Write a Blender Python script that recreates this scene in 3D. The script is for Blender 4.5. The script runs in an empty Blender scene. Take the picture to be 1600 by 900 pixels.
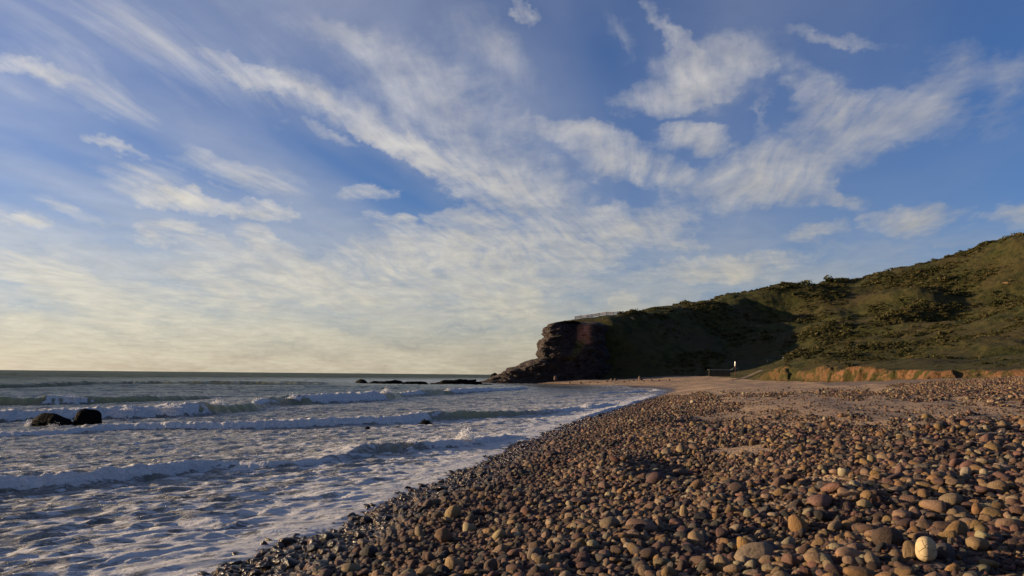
import bpy, bmesh, math, random
import numpy as np
from mathutils import Matrix, Vector, Euler

R = math.radians
sc = bpy.context.scene
COL = sc.collection
random.seed(7)
rng = np.random.default_rng(7)

# ------------------------------------------------------------------ camera
FPX = 1232.0                      # focal length in pixels of the 1600 px wide photograph
CAMZ = 2.6
PITCH, ROLL = 6.28, 0.54
cam = bpy.data.cameras.new('camera')
cam_o = bpy.data.objects.new('camera', cam)
COL.objects.link(cam_o)
cam.sensor_width = 36.0
cam.lens = 36.0 * FPX / 1600.0
cam.clip_start, cam.clip_end = 0.1, 90000.0
cam_o.matrix_world = (Matrix.Translation((0, 0, CAMZ)) @ Matrix.Rotation(R(90 + PITCH), 4, 'X')
                      @ Matrix.Rotation(R(ROLL), 4, 'Z'))
sc.camera = cam_o
CROT = np.array(cam_o.matrix_world.to_3x3())

def ray(px, py):
    """world direction seen at a point of the photograph, scaled to y = 1"""
    d = CROT @ np.array([(px - 800.0) / FPX, -(py - 450.0) / FPX, -1.0])
    return d / d[1]

def at_dist(px, py, dist):
    d = ray(px, py)
    return np.array([d[0] * dist, dist, CAMZ + d[2] * dist])

def at_z(px, py, z=0.0):
    d = ray(px, py)
    k = (z - CAMZ) / d[2]
    return np.array([d[0] * k, k, z])

def project(P):
    """world points (n,3) -> photograph pixels (n,2) and depth"""
    q = (np.asarray(P) - np.array([0, 0, CAMZ])) @ CROT
    dep = -q[:, 2]
    dd = np.where(dep > 0.05, dep, 0.05)
    return 800 + FPX * q[:, 0] / dd, 450 - FPX * q[:, 1] / dd, dep

# ------------------------------------------------------------------ light
SUN_AZ, SUN_EL = -82.0, 8.5      # degrees from straight ahead (negative = to the sea side), above the horizon
sun = bpy.data.lights.new('sun', 'SUN')
sun.energy = 5.0
sun.angle = R(0.6)
sun.color = (1.0, 0.73, 0.44)
sun_o = bpy.data.objects.new('sun', sun)
COL.objects.link(sun_o)
SUNDIR = Vector((math.sin(R(SUN_AZ)) * math.cos(R(SUN_EL)), math.cos(R(SUN_AZ)) * math.cos(R(SUN_EL)), math.sin(R(SUN_EL))))
sun_o.rotation_euler = SUNDIR.to_track_quat('Z', 'Y').to_euler()

vs = sc.view_settings
vs.view_transform = 'Standard'
vs.look = 'None'
vs.gamma = 1.0
vs.use_curve_mapping = False
vs.exposure = 1.0

class NT:
    """small helper to write node trees as expressions"""
    def __init__(s, tree):
        s.t = tree
    def node(s, kind, **kw):
        n = s.t.nodes.new(kind)
        for k, v in kw.items():
            setattr(n, k, v)
        return n
    def put(s, sock, v):
        if isinstance(v, bpy.types.NodeSocket):
            s.t.links.new(v, sock)
        elif v is not None:
            sock.default_value = v
    def m(s, op, a, b=None, c=None, clamp=False):
        n = s.node('ShaderNodeMath', operation=op, use_clamp=clamp)
        for i, v in enumerate((a, b, c)):
            s.put(n.inputs[i], v)
        return n.outputs[0]
    def v(s, op, a, b=None, scale=None):
        n = s.node('ShaderNodeVectorMath', operation=op)
        s.put(n.inputs[0], a)
        if b is not None:
            s.put(n.inputs[1], b)
        if scale is not None:
            s.put(n.inputs[3], scale)
        return n.outputs[1] if op in ('LENGTH', 'DOT_PRODUCT', 'DISTANCE') else n.outputs[0]
    def mix(s, fac, a, b):
        n = s.node('ShaderNodeMix', data_type='RGBA')
        s.put(n.inputs[0], fac)
        s.put(n.inputs[6], (*a, 1) if isinstance(a, tuple) and len(a) == 3 else a)
        s.put(n.inputs[7], (*b, 1) if isinstance(b, tuple) and len(b) == 3 else b)
        return n.outputs[2]
    def rng(s, x, a, b, c=0.0, d=1.0, smooth=False):
        n = s.node('ShaderNodeMapRange')
        n.interpolation_type = 'SMOOTHSTEP' if smooth else 'LINEAR'
        n.clamp = True
        for i, v in enumerate((x, a, b, c, d)):
            s.put(n.inputs[i], v)
        return n.outputs[0]
    def noise(s, vec, scale, detail=4.0, rough=0.55, dist=0.0, lac=2.0, col=False):
        n = s.node('ShaderNodeTexNoise')
        s.put(n.inputs['Vector'], vec)
        s.put(n.inputs['Scale'], scale); s.put(n.inputs['Detail'], detail)
        s.put(n.inputs['Roughness'], rough); s.put(n.inputs['Distortion'], dist); s.put(n.inputs['Lacunarity'], lac)
        return n.outputs[1] if col else n.outputs[0]
    def voro(s, vec, scale, feature='F1', rand=1.0, out=0):
        n = s.node('ShaderNodeTexVoronoi', feature=feature)
        s.put(n.inputs['Vector'], vec); s.put(n.inputs['Scale'], scale); s.put(n.inputs['Randomness'], rand)
        return n.outputs[out]
    def mapping(s, vec, loc=(0, 0, 0), rot=(0, 0, 0), scale=(1, 1, 1), kind='POINT'):
        n = s.node('ShaderNodeMapping', vector_type=kind)
        s.put(n.inputs[0], vec)
        n.inputs[1].default_value = loc; n.inputs[2].default_value = rot; n.inputs[3].default_value = scale
        return n.outputs[0]
    def xyz(s, x, y, z=0.0):
        n = s.node('ShaderNodeCombineXYZ')
        for i, v in enumerate((x, y, z)):
            s.put(n.inputs[i], v)
        return n.outputs[0]
    def sep(s, v):
        n = s.node('ShaderNodeSeparateXYZ')
        s.put(n.inputs[0], v)
        return n.outputs
    def ramp(s, fac, stops):
        n = s.node('ShaderNodeValToRGB')
        e = n.color_ramp.elements
        while len(e) < len(stops):
            e.new(0.5)
        for i, (p, c) in enumerate(stops):
            e[i].position = p
            e[i].color = (*c, 1) if len(c) == 3 else c
        s.put(n.inputs[0], fac)
        return n.outputs[0]

# ------------------------------------------------------------------ sky
world = bpy.data.worlds.new('World')
sc.world = world
world.use_nodes = True
def build_sky():
    t = world.node_tree
    N = NT(t)
    bg = t.nodes['Background']
    sky = N.node('ShaderNodeTexSky', sky_type='NISHITA')
    sky.sun_disc = False
    sky.sun_elevation = R(SUN_EL)
    sky.sun_rotation = R(SUN_AZ)
    sky.altitude = 0.0
    sky.air_density, sky.dust_density, sky.ozone_density = 1.0, 0.5, 4.0
    hs = N.node('ShaderNodeHueSaturation')
    hs.inputs['Saturation'].default_value = 1.06
    hs.inputs['Value'].default_value = 1.38
    t.links.new(sky.outputs[0], hs.inputs['Color'])
    skyc = N.v('MULTIPLY', hs.outputs[0], (1.10, 0.91, 1.10))
    d = N.node('ShaderNodeTexCoord').outputs['Generated']
    dx, dy, dz = N.sep(d)
    az = N.m('ARCTAN2', dx, dy)
    el = N.m('ARCSINE', dz)
    # the cloud sheet seen in perspective, streaks run towards azimuth +14 degrees
    zz = N.m('MAXIMUM', N.m('ADD', dz, 0.10), 0.02)
    plane = N.xyz(N.m('DIVIDE', dx, zz), N.m('DIVIDE', dy, zz), 0.0)
    st = N.mapping(plane, rot=(0, 0, R(-76)))                   # x axis along the streaks
    warp = N.noise(N.mapping(st, scale=(0.5, 0.9, 1)), 1.1, 2.0, 0.5, col=True)
    warp = N.v('SUBTRACT', warp, (0.5, 0.5, 0.5))
    st_w = N.v('ADD', st, N.v('SCALE', warp, scale=0.55))
    fib = N.noise(N.mapping(st_w, scale=(0.36, 2.2, 1)), 2.0, 7.0, 0.56)     # long fibres
    puff = N.noise(N.v('ADD', N.mapping(plane, scale=(1, 0.75, 1)), N.v('SCALE', warp, scale=0.5)), 6.2, 8.0, 0.62)
    ae = N.xyz(az, el, 0.0)
    w2 = N.v('SUBTRACT', N.noise(ae, 7.0, 5.0, 0.6, col=True), (0.5, 0.5, 0.5))
    w2x, w2y, _ = N.sep(w2)
    w3x, w3y, _ = N.sep(N.v('SUBTRACT', N.noise(N.mapping(ae, scale=(1, 1.5, 1)), 26.0, 5.0, 0.62, col=True), (0.5, 0.5, 0.5)))
    ae0 = N.v('ADD', ae, N.xyz(N.m('MULTIPLY', w3x, 0.055), N.m('MULTIPLY', w3y, 0.035), 0.0))
    ae_w = N.v('ADD', ae0, N.xyz(N.m('MULTIPLY', w2x, 0.13), N.m('MULTIPLY', w2y, 0.065), 0.0))
    def azel(px, py):
        q = ray(px, py); q = q / np.linalg.norm(q)
        return math.atan2(q[0], q[1]), math.asin(q[2])
    def blobs(lst):
        acc = None
        for (x0, y0, x1, y1, w, k) in lst:
            a0, e0 = azel(x0, y0); a1, e1 = azel(x1, y1)
            L = math.hypot(a1 - a0, e1 - e0) / 2
            hw = w / FPX * 1.45
            mp = N.mapping(ae_w, loc=((a0 + a1) / 2, (e0 + e1) / 2, 0), rot=(0, 0, math.atan2(e1 - e0, a1 - a0)),
                           scale=(L + hw, hw, 1), kind='TEXTURE')
            g = N.node('ShaderNodeTexGradient', gradient_type='SPHERICAL')
            t.links.new(mp, g.inputs[0])
            acc = N.m('MULTIPLY', g.outputs[1], k) if acc is None else N.m('MULTIPLY_ADD', g.outputs[1], k, acc)
        return acc
    wisps = blobs(CLOUD_WISPS)
    puffs = blobs(CLOUD_PUFFS)
    both = N.m('MULTIPLY_ADD', fib, 0.55, N.m('MULTIPLY', puff, 0.45))
    fine = N.noise(N.mapping(N.v('ADD', st, N.v('SCALE', warp, scale=0.9)), scale=(0.75, 4.2, 1)), 3.2, 6.0, 0.6)
    ft = N.rng(fine, 0.34, 0.66, 0.42, 1.35)
    e1 = N.m('MULTIPLY_ADD', N.m('SUBTRACT', fib, 0.5), 3.2, N.m('MULTIPLY', wisps, 1.5))
    a1 = N.m('MULTIPLY', N.rng(e1, 0.05, 2.0, 0.0, 1.25), N.rng(wisps, 0.0, 0.3, smooth=True))
    e2 = N.m('MULTIPLY_ADD', N.m('SUBTRACT', both, 0.53), 5.2, N.m('MULTIPLY', puffs, 1.35))
    a2 = N.m('MULTIPLY', N.rng(e2, -0.2, 2.5, 0.0, 1.25), N.rng(puffs, 0.0, 0.35, smooth=True))
    # thin veil everywhere, thickening towards the sun side and the horizon
    sunw = N.rng(N.v('DOT_PRODUCT', d, tuple(SUNDIR)), -0.35, 0.75)
    soft = N.noise(N.mapping(st_w, scale=(0.30, 1.1, 1)), 1.3, 3.0, 0.5)
    veil = N.m('MULTIPLY', N.rng(soft, 0.28, 0.75), N.m('MULTIPLY_ADD', sunw, 0.50, 0.13))
    low = N.rng(el, R(12), R(1.0), 0.0, 1.0, smooth=True)
    mott = N.noise(N.mapping(ae_w, scale=(1.0, 4.2, 1)), 9.0, 6.0, 0.58)
    lowc = N.m('MULTIPLY', low, N.rng(mott, 0.36, 0.62, 0.22, 0.95))
    a = N.m('ADD', N.m('MULTIPLY', N.m('ADD', a1, a2), ft), N.m('ADD', veil, lowc))
    a = N.m('MAXIMUM', N.m('SUBTRACT', a, 0.03), 0.0)
    a = N.m('SUBTRACT', 1.0, N.m('POWER', 2.718, N.m('MULTIPLY', a, -1.25)))
    a = N.m('MINIMUM', a, 0.93)
    # sunlit ice and water: a little brighter and creamier towards the sun and the horizon
    glow = N.m('MULTIPLY_ADD', sunw, 3.2, 4.9)
    ccol = N.mix(N.rng(el, R(20), R(2), 0.0, 1.0), (1.0, 0.965, 0.93), (1.0, 0.91, 0.69))
    sh = N.m('MULTIPLY', glow, N.m('MULTIPLY_ADD', N.rng(puff, 0.3, 0.7), 0.25, 0.85))
    ccol = N.v('SCALE', ccol, scale=sh)
    t.links.new(N.mix(a, skyc, ccol), bg.inputs[0])
    bg.inputs[1].default_value = 0.05
    world.cycles.sampling_method = 'MANUAL'
    world.cycles.sample_map_resolution = 256
# x0, y0, x1, y1 (ends of the axis), half width, weight
CLOUD_WISPS = [
 (305,72,560,180,11,.85),(400,115,600,195,30,.45),(540,178,770,290,19,.9),(105,204,230,238,9,1.1),(225,240,480,300,26,.75),
 (150,258,300,310,20,.45),(235,300,370,338,13,1.2),(0,104,110,122,10,.8),(0,112,350,190,40,.3),(430,186,570,228,8,.5),
 (1030,0,1085,70,16,.5),(805,0,845,35,10,.7),(690,0,840,130,40,.3),(420,0,640,90,22,.4),(0,330,70,348,10,.7),(20,300,180,345,12,.35),
 (940,20,1010,90,24,.3),(1060,60,1110,150,26,.3),(0,20,420,110,80,.3),(1175,130,1190,215,14,.35),(570,150,640,260,30,.3),
]
CLOUD_PUFFS = [
 (600,120,780,220,75,0.62),(560,175,740,260,26,0.2),(700,265,890,310,42,1.00),(380,335,455,340,13,1.38),(220,350,300,358,11,1.12),(360,365,460,400,15,1.00),
 (220,372,340,384,10,0.75),(520,310,600,304,12,1.00),(660,338,810,345,14,1.12),(560,352,640,350,12,0.88),(690,300,900,330,30,0.50),(820,380,1080,345,36,1.25),
 (950,155,1110,140,22,0.90),(1000,100,1210,80,30,0.66),(1040,130,1150,110,38,0.50),(840,195,940,200,18,0.90),(900,222,1040,265,36,1.15),(1040,206,1130,210,20,1.3),
 (1020,292,1250,290,30,1.0),(1140,242,1250,265,34,1.0),(1180,300,1280,305,18,.7),(1240,130,1310,200,34,0.70),(1220,240,1430,188,36,0.72),(1330,190,1600,170,34,0.52),(1460,115,1600,100,28,0.50),
 (1210,50,1420,82,9,0.60),(1350,352,1510,345,19,1.25),(1540,345,1620,340,14,1.00),(1230,370,1310,365,11,0.62),(1000,432,1280,402,17,1.25),(1010,390,1110,385,11,0.75),
 (480,425,960,405,46,1.25),(560,392,900,362,28,0.88),(250,420,560,450,32,0.88),(0,402,150,450,30,1.00),(960,470,1010,466,12,0.75),(700,480,860,478,20,0.88),
 (0,470,400,500,40,0.50),(1280,310,1350,330,16,0.38),
]
build_sky()

# ------------------------------------------------------------------ helpers
def _hash(ix, iy, iz, seed):
    h = (ix.astype(np.int64) * 374761393 + iy.astype(np.int64) * 668265263 + iz.astype(np.int64) * 2147483647 // 7 + seed * 1442695041) & 0xFFFFFFFF
    h = ((h ^ (h >> 13)) * 1274126177) & 0xFFFFFFFF
    h = ((h ^ (h >> 16)) * 2246822519) & 0xFFFFFFFF
    return (h ^ (h >> 15)) & 0xFFFFFFFF

def noise2(x, y, seed=0):
    """gradient noise, about -1..1"""
    ix, iy = np.floor(x), np.floor(y)
    fx, fy = x - ix, y - iy
    u, v = fx * fx * fx * (fx * (fx * 6 - 15) + 10), fy * fy * fy * (fy * (fy * 6 - 15) + 10)
    z0 = np.zeros_like(ix)
    def g(a, b):
        t = _hash(ix + a, iy + b, z0, seed) * (2 * np.pi / 4294967296.0)
        return np.cos(t) * (fx - a) + np.sin(t) * (fy - b)
    return 1.5 * ((g(0, 0) * (1 - u) + g(1, 0) * u) * (1 - v) + (g(0, 1) * (1 - u) + g(1, 1) * u) * v)

def noise3(x, y, z, seed=0):
    """value noise, -1..1"""
    ix, iy, iz = np.floor(x), np.floor(y), np.floor(z)
    fx, fy, fz = x - ix, y - iy, z - iz
    u, v, w = fx * fx * (3 - 2 * fx), fy * fy * (3 - 2 * fy), fz * fz * (3 - 2 * fz)
    def h(a, b, c):
        return _hash(ix + a, iy + b, iz + c, seed) / 2147483648.0 - 1.0
    a = (h(0,0,0) * (1-u) + h(1,0,0) * u) * (1-v) + (h(0,1,0) * (1-u) + h(1,1,0) * u) * v
    b = (h(0,0,1) * (1-u) + h(1,0,1) * u) * (1-v) + (h(0,1,1) * (1-u) + h(1,1,1) * u) * v
    return a * (1 - w) + b * w

def fbm2(x, y, oct=4, seed=0, gain=0.5, lac=2.03):
    s, a = 0.0, 1.0
    for i in range(oct):
        s = s + a * noise2(x, y, seed + i * 17)
        x, y, a = x * lac + 13.1, y * lac - 7.7, a * gain
    return s

def fbm3(x, y, z, oct=4, seed=0, gain=0.5):
    s, a = 0.0, 1.0
    for i in range(oct):
        s = s + a * noise3(x, y, z, seed + i * 17)
        x, y, z, a = x * 2.03 + 3.1, y * 2.03 - 7.7, z * 2.03 + 1.3, a * gain
    return s

def ss(a, b, x):
    t = np.clip((x - a) / (b - a), 0, 1)
    return t * t * (3 - 2 * t)

def polyline_dist(x, y, pts):
    """distance to a polyline, arc length at the foot point, signed side (left of travel > 0)"""
    best = np.full(x.shape, 1e18); arc = np.zeros(x.shape); side = np.zeros(x.shape)
    acc = 0.0
    for (ax, ay), (bx, by) in zip(pts[:-1], pts[1:]):
        dx, dy = bx - ax, by - ay
        L = math.hypot(dx, dy)
        t = np.clip(((x - ax) * dx + (y - ay) * dy) / (L * L), 0, 1)
        qx, qy = x - ax - t * dx, y - ay - t * dy
        d2 = qx * qx + qy * qy
        m = d2 < best
        best = np.where(m, d2, best)
        arc = np.where(m, acc + t * L, arc)
        side = np.where(m, np.sign(dx * (y - ay) - dy * (x - ax)), side)
        acc += L
    return np.sqrt(best), arc, side

def smooth_poly(pts, n=6):
    """Catmull-Rom through the points"""
    P = [np.array(p, float) for p in pts]
    P = [2 * P[0] - P[1]] + P + [2 * P[-1] - P[-2]]
    out = []
    for i in range(1, len(P) - 2):
        for k in range(n):
            t = k / n
            out.append(0.5 * (2 * P[i] + (P[i+1] - P[i-1]) * t + (2*P[i-1] - 5*P[i] + 4*P[i+1] - P[i+2]) * t*t
                              + (-P[i-1] + 3*P[i] - 3*P[i+1] + P[i+2]) * t**3))
    out.append(P[-2])
    return [tuple(p) for p in out]

def link(o, parent=None):
    COL.objects.link(o)
    if parent is not None:
        o.parent = parent
    return o

def tag(o, label=None, cat=None, group=None, kind=None):
    for k, v in (('label', label), ('category', cat), ('group', group), ('kind', kind)):
        if v:
            o[k] = v
    return o

def np_mesh(name, V, F, mat=None, smooth=True, attrs=None):
    V = np.ascontiguousarray(V, np.float32); F = np.ascontiguousarray(F, np.int32)
    me = bpy.data.meshes.new(name)
    n, k = F.shape
    me.vertices.add(len(V)); me.vertices.foreach_set('co', V.ravel())
    me.loops.add(n * k); me.loops.foreach_set('vertex_index', F.ravel())
    me.polygons.add(n)
    me.polygons.foreach_set('loop_start', np.arange(0, n * k, k, dtype=np.int32))
    me.polygons.foreach_set('use_smooth', np.full(n, smooth, dtype=bool))
    for an, av in (attrs or {}).items():
        av = np.asarray(av, np.float32)
        if av.ndim == 1:
            me.attributes.new(an, 'FLOAT', 'POINT').data.foreach_set('value', av)
        else:
            me.attributes.new(an, 'FLOAT_VECTOR', 'POINT').data.foreach_set('vector', np.ascontiguousarray(av).ravel())
    me.update(calc_edges=True); me.validate()
    if mat:
        me.materials.append(mat)
    return me

def grid_faces(nr, nc, keep=None):
    i = np.arange(nr - 1)[:, None] * nc + np.arange(nc - 1)[None, :]
    F = np.stack([i, i + 1, i + nc + 1, i + nc], -1).reshape(-1, 4)
    return F if keep is None else F[keep[F].any(1)]

def compact(V, F, attrs):
    used = np.zeros(len(V), bool); used[F] = True
    idx = np.cumsum(used) - 1
    return V[used], idx[F], {k: v[used] for k, v in attrs.items()}

def material(name):
    m = bpy.data.materials.new(name)
    m.use_nodes = True
    N = NT(m.node_tree)
    b = m.node_tree.nodes['Principled BSDF']
    return m, N, b

def attr(N, name, out='Fac', kind='GEOMETRY'):
    n = N.node('ShaderNodeAttribute', attribute_name=name, attribute_type=kind)
    return n.outputs[out]

def bump(N, b, height, strength=0.5, dist=0.1):
    n = N.node('ShaderNodeBump')
    n.inputs['Strength'].default_value = strength; n.inputs['Distance'].default_value = dist
    N.put(n.inputs['Height'], height)
    N.put(b.inputs['Normal'], n.outputs[0])

def obj_coord(N):
    return N.node('ShaderNodeTexCoord').outputs['Object']

# ------------------------------------------------------------------ beach
SHORE_PX = [(380,893),(440,862),(500,836),(560,812),(615,792),(668,766),(700,748),(760,724),(822,694),(862,676),(925,654),(985,634),(1030,617),
            (1048,610.5),(1030,606.5),(985,603.8),(930,602.2),(870,600.6)]
SHORE = [(-9.0, -14.0), (-6.2, 0.0)] + [tuple(at_z(px, py)[:2]) for px, py in SHORE_PX]
SHORE += [(at_z(800, 599)[0], at_z(800, 599)[1]), (-12, 268), (-8, 300), (30, 380), (120, 520), (400, 900)]
SHORE = smooth_poly(SHORE, 5)

LAND = SHORE + [(1500.0, 900.0), (1500.0, -200.0), (-9.0, -200.0)]
def inside(x, y, poly):
    c = np.zeros(x.shape, bool)
    for (ax, ay), (bx, by) in zip(poly, poly[1:] + poly[:1]):
        if ay == by:
            continue
        c ^= ((ay > y) != (by > y)) & (x < (bx - ax) * (y - ay) / (by - ay) + ax)
    return c

def _shore_dist(x, y):
    d, arc, side = polyline_dist(x, y, SHORE)
    s = np.where(inside(x, y, LAND), d, -d)             # positive on land
    return s + (0.34 * noise2(x * 0.55, y * 0.42, 301) + 0.16 * noise2(x * 1.5, y * 1.2, 302)) * ss(6, 1, np.abs(s)) * ss(2, 12, y)

def shore_dist(x, y):
    """signed distance to the water line; fine grids are read from a coarser one"""
    if x.ndim < 2 or min(x.shape) < 40:
        return _shore_dist(x, y)
    nr, nc = x.shape
    r = np.unique(np.r_[np.arange(0, nr, 4), nr - 1]); c = np.unique(np.r_[np.arange(0, nc, 4), nc - 1])
    g = _shore_dist(x[np.ix_(r, c)], y[np.ix_(r, c)])
    def up(a, idx, n):                                   # along axis 0
        f = np.arange(n); j = np.clip(np.searchsorted(idx, f, 'right') - 1, 0, len(idx) - 2)
        w = (f - idx[j]) / (idx[j + 1] - idx[j])
        return a[j] * (1 - w)[:, None] + a[j + 1] * w[:, None]
    return up(up(g, r, nr).T, c, nc).T

def ground_z(x, y):
    """beach height above the sea"""
    s = shore_dist(x, y)
    wob = 0.35 * noise2(x * 0.33, y * 0.33, 5) + 0.18 * noise2(x * 1.1, y * 1.1, 6)
    s2 = s + wob * np.clip(1.2 - np.abs(s) / 14, 0, 1) * (0.5 + y / 60.0).clip(0, 1.4)
    z = np.interp(s2, [-60, -12, -3, 0, 1.5, 4, 8, 12, 20, 27, 36, 44, 60, 120],
                  [-4, -1.6, -.40, 0, .24, .56, 1.02, 1.26, 1.45, 1.85, 2.62, 2.95, 3.3, 3.8])
    land = ss(0.3, 3, s)
    z = z + land * (0.10 * noise2(x * 0.16 + 3, y * 0.10, 9) + 0.11 * noise2(x * 0.42, y * 0.30, 10) + 0.035 * noise2(x * 1.25, y * 1.0, 11))
    for (px, py, d, rx, ry, dz) in DIPS:
        qx, qy = at_dist(px, py, d)[:2]
        z = z + dz * np.exp(-((x - qx) / rx) ** 2 - ((y - qy) / ry) ** 2)
    return z
# shallow hollows and low heaps in the shingle
DIPS = [(1075,694,17,1.5,2.6,-.34),(985,682,17.5,0.9,3.5,.20),(1560,880,7,.9,.6,-.16),(1490,878,7.1,.35,.5,.06),(1115,640,32,2.6,6,-.40),(1035,640,33,1.8,8,.30),
        (1440,795,9.5,1.1,.8,-.12),(1300,745,13,1.4,1.2,-.10),(1240,800,9,.8,.9,-.10),(1400,690,22,4,3,.12)]

SAND = [(1430,640,300,20,.03),(1180,608,130,9,.05),(1230,662,60,6,.1),(1150,705,60,7,.0),(1292,748,48,6,.05),(1226,792,45,9,.12),(1150,652,75,8,.06),(1270,627,170,10,.03),(1380,663,100,8,.25),
        (1320,606,110,5,.05),(1130,597,130,8,.04)]
def pebble_cover(px, py):
    """how much of the ground is covered by stones, by region of the beach"""
    c = np.ones(px.shape)
    jx, jy = fbm2(px / 60.0, py / 14.0, 3, 310), fbm2(px / 45.0, py / 9.0, 3, 320)
    for (cx, cy, rx, ry, v) in SAND:
        q = ((px - cx) / rx + 0.35 * jx) ** 2 + ((py - cy) / ry + 0.75 * jy) ** 2
        c = np.minimum(c, v + (1 - v) * ss(0.5, 1.3, q))
    far = ss(604, 598, py) * ss(1300, 1240, px)
    return c * (1 - 0.96 * far)

def build_beach():
    rows = [-10.0]
    while rows[-1] < 240:
        d = max(rows[-1], 3.0)
        rows.append(rows[-1] + max(0.09, min(d * d / 3300.0, 0.9)))
    rows = np.array(rows)
    t = np.linspace(-0.62, 1.15, 560)
    y = np.repeat(rows[:, None], len(t), 1)
    x = (y + 14.0) * t[None, :]
    z = ground_z(x, y)
    s = shore_dist(x, y)
    V = np.stack([x, y, z], -1).reshape(-1, 3)
    px, py, dep = project(V)
    cov = np.where(dep > 1, pebble_cover(px, py), 1.0)
    keep = (s.ravel() > -7)
    F = grid_faces(len(rows), len(t), keep)
    at = {'cover': cov, 'shore': s.ravel()}
    V, F, at = compact(V, F, at)
    m, N, b = material('beach_sand_and_grit')
    co = obj_coord(N)
    cv, sd = attr(N, 'cover'), attr(N, 'shore')
    n1 = N.noise(co, 0.9, 5); n2 = N.noise(co, 14.0, 4); n3 = N.noise(co, 0.12, 3)
    sand = N.mix(n1, (0.27, 0.170, 0.090), (0.43, 0.29, 0.160))
    vc = N.voro(co, 16.0, out=1)
    vd = N.voro(co, 16.0, out=0)
    grit = N.mix(N.m('MULTIPLY', N.sep(vc)[0], 1.0), (0.05, 0.036, 0.03), (0.21, 0.145, 0.095))
    v2 = N.voro(N.mapping(co, scale=(1, 0.7, 1)), 6.5, out=1)
    grit = N.mix(N.rng(N.sep(v2)[1], 0.55, 0.8, 0, .7), grit, (0.075, 0.05, 0.042))
    speck = N.rng(N.m('ADD', N.noise(co, 5.0, 6, 0.7), N.m('MULTIPLY', n3, 0.5)), 0.64, 0.80)
    g = N.m('MAXIMUM', N.rng(cv, 0.15, 0.9), N.m('MULTIPLY', speck, 0.88))
    base = N.mix(g, sand, grit)
    wet = N.rng(N.m('ADD', sd, N.m('MULTIPLY', n1, 1.2)), 2.4, 0.9)
    base = N.mix(N.m('MULTIPLY', wet, 0.62), base, (0.02, 0.016, 0.014))
    N.put(b.inputs['Base Color'], base)
    N.put(b.inputs['Roughness'], N.rng(wet, 0, 1, 0.9, 0.35))
    hgt = N.m('ADD', N.m('MULTIPLY', N.rng(vd, 0.0, 0.6), -0.8), N.m('MULTIPLY', n2, 0.6))
    bump(N, b, hgt, 0.9, 0.05)
    o = link(bpy.data.objects.new('beach', np_mesh('beach', V, F, m, True, at)))
    tag(o, kind='structure')
    return o
build_beach()

# ------------------------------------------------------------------ hillside
# photograph column, row, distance: points the land passes through
HILL_PTS = [
 # skyline of the headland and of the hill
 (880,501,242),(905,497,246),(960,490,258),(1000,484,270),(1060,475,290),(1120,465,308),(1180,453,326),(1240,440,342),(1290,436,352),(1325,436,352),
 (1400,419,336),(1450,409,322),(1520,387,310),(1600,368,300),(1720,338,290),(1900,310,275),
 # behind the skyline the ground levels off
 (905,503,285),(1060,482,340),(1240,450,400),(1400,440,400),(1600,402,385),(1900,365,355),
 # dark face of the headland
 (900,545,247),(950,520,255),(950,570,248),(1000,520,262),(1010,560,252),(1060,510,275),(1060,560,253),(1120,500,292),(1120,550,262),(1170,490,312),
 # gully between headland and hill
 (1165,578,216),(1185,548,262),(1215,510,308),(1255,475,346),(1300,448,368),(1250,540,254),(1300,535,236),
 # the hill proper
 (1230,500,294),(1290,470,314),(1350,450,318),(1350,500,272),(1300,505,282),(1400,470,288),(1425,440,290),(1440,470,258),(1415,500,240),(1400,515,240),(1350,548,204),
 # gully in the hill and the spur in front of it
 (1500,448,292),(1560,432,282),(1640,418,276),(1520,472,274),(1470,505,250),(1600,464,250),
 (1400,532,208),(1470,516,208),(1540,492,210),(1620,462,212),(1720,430,212),
 (1500,410,303),(1570,392,296),
 # lower slope
 (1450,545,172),(1520,530,170),(1600,515,165),(1720,490,160),(1330,556,172),(1250,562,182),(1530,552,138),(1620,545,128),(1750,530,118),
 # grassy terrace above the bank
 (1205,573,190),(1300,566.5,146),(1350,565,130),(1400,563.5,120),(1500,562,106),(1600,563,95),(1800,566,76),(2000,560,66),
]
# columns of the photograph where the bank has broken away to bare earth
BANK_FACES = [(1172,1192,.6),(1200,1232,.6),(1248,1296,.7),(1302,1350,1),(1346,1397,.85),(1398,1440,1),(1436,1496,.9),(1490,1530,.4),(1535,1660,.85),(1680,1760,1)]
BANK = smooth_poly([tuple(at_dist(px, 588, d)[:2]) for px, d in
        [(872,243),(900,243),(930,243),(1000,241),(1060,234),(1110,222),(1150,205),(1200,178),(1250,156),(1300,136),(1350,121),(1400,111),(1500,98),(1600,87),(1800,70),(2000,60)]], 5)
_hp = np.array([at_dist(*p) for p in HILL_PTS])
def _tps_fit(P, reg=1.0):
    n = len(P)
    r2 = ((P[:, None, :2] - P[None, :, :2]) ** 2).sum(-1)
    K = np.where(r2 > 0, r2 * np.log(np.maximum(r2, 1e-9)), 0) * 0.5 + reg * np.eye(n) * 20
    Q = np.c_[np.ones(n), P[:, :2]]
    A = np.block([[K, Q], [Q.T, np.zeros((3, 3))]])
    return np.linalg.solve(A, np.r_[P[:, 2], 0, 0, 0])
_tw = _tps_fit(_hp)
def tps(x, y):
    sh = x.shape; x = x.ravel(); y = y.ravel()
    z = _tw[-3] + _tw[-2] * x + _tw[-1] * y
    for i in range(len(_hp)):
        r2 = (x - _hp[i, 0]) ** 2 + (y - _hp[i, 1]) ** 2
        z = z + _tw[i] * 0.5 * r2 * np.log(np.maximum(r2, 1e-9))
    return z.reshape(sh)

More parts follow.
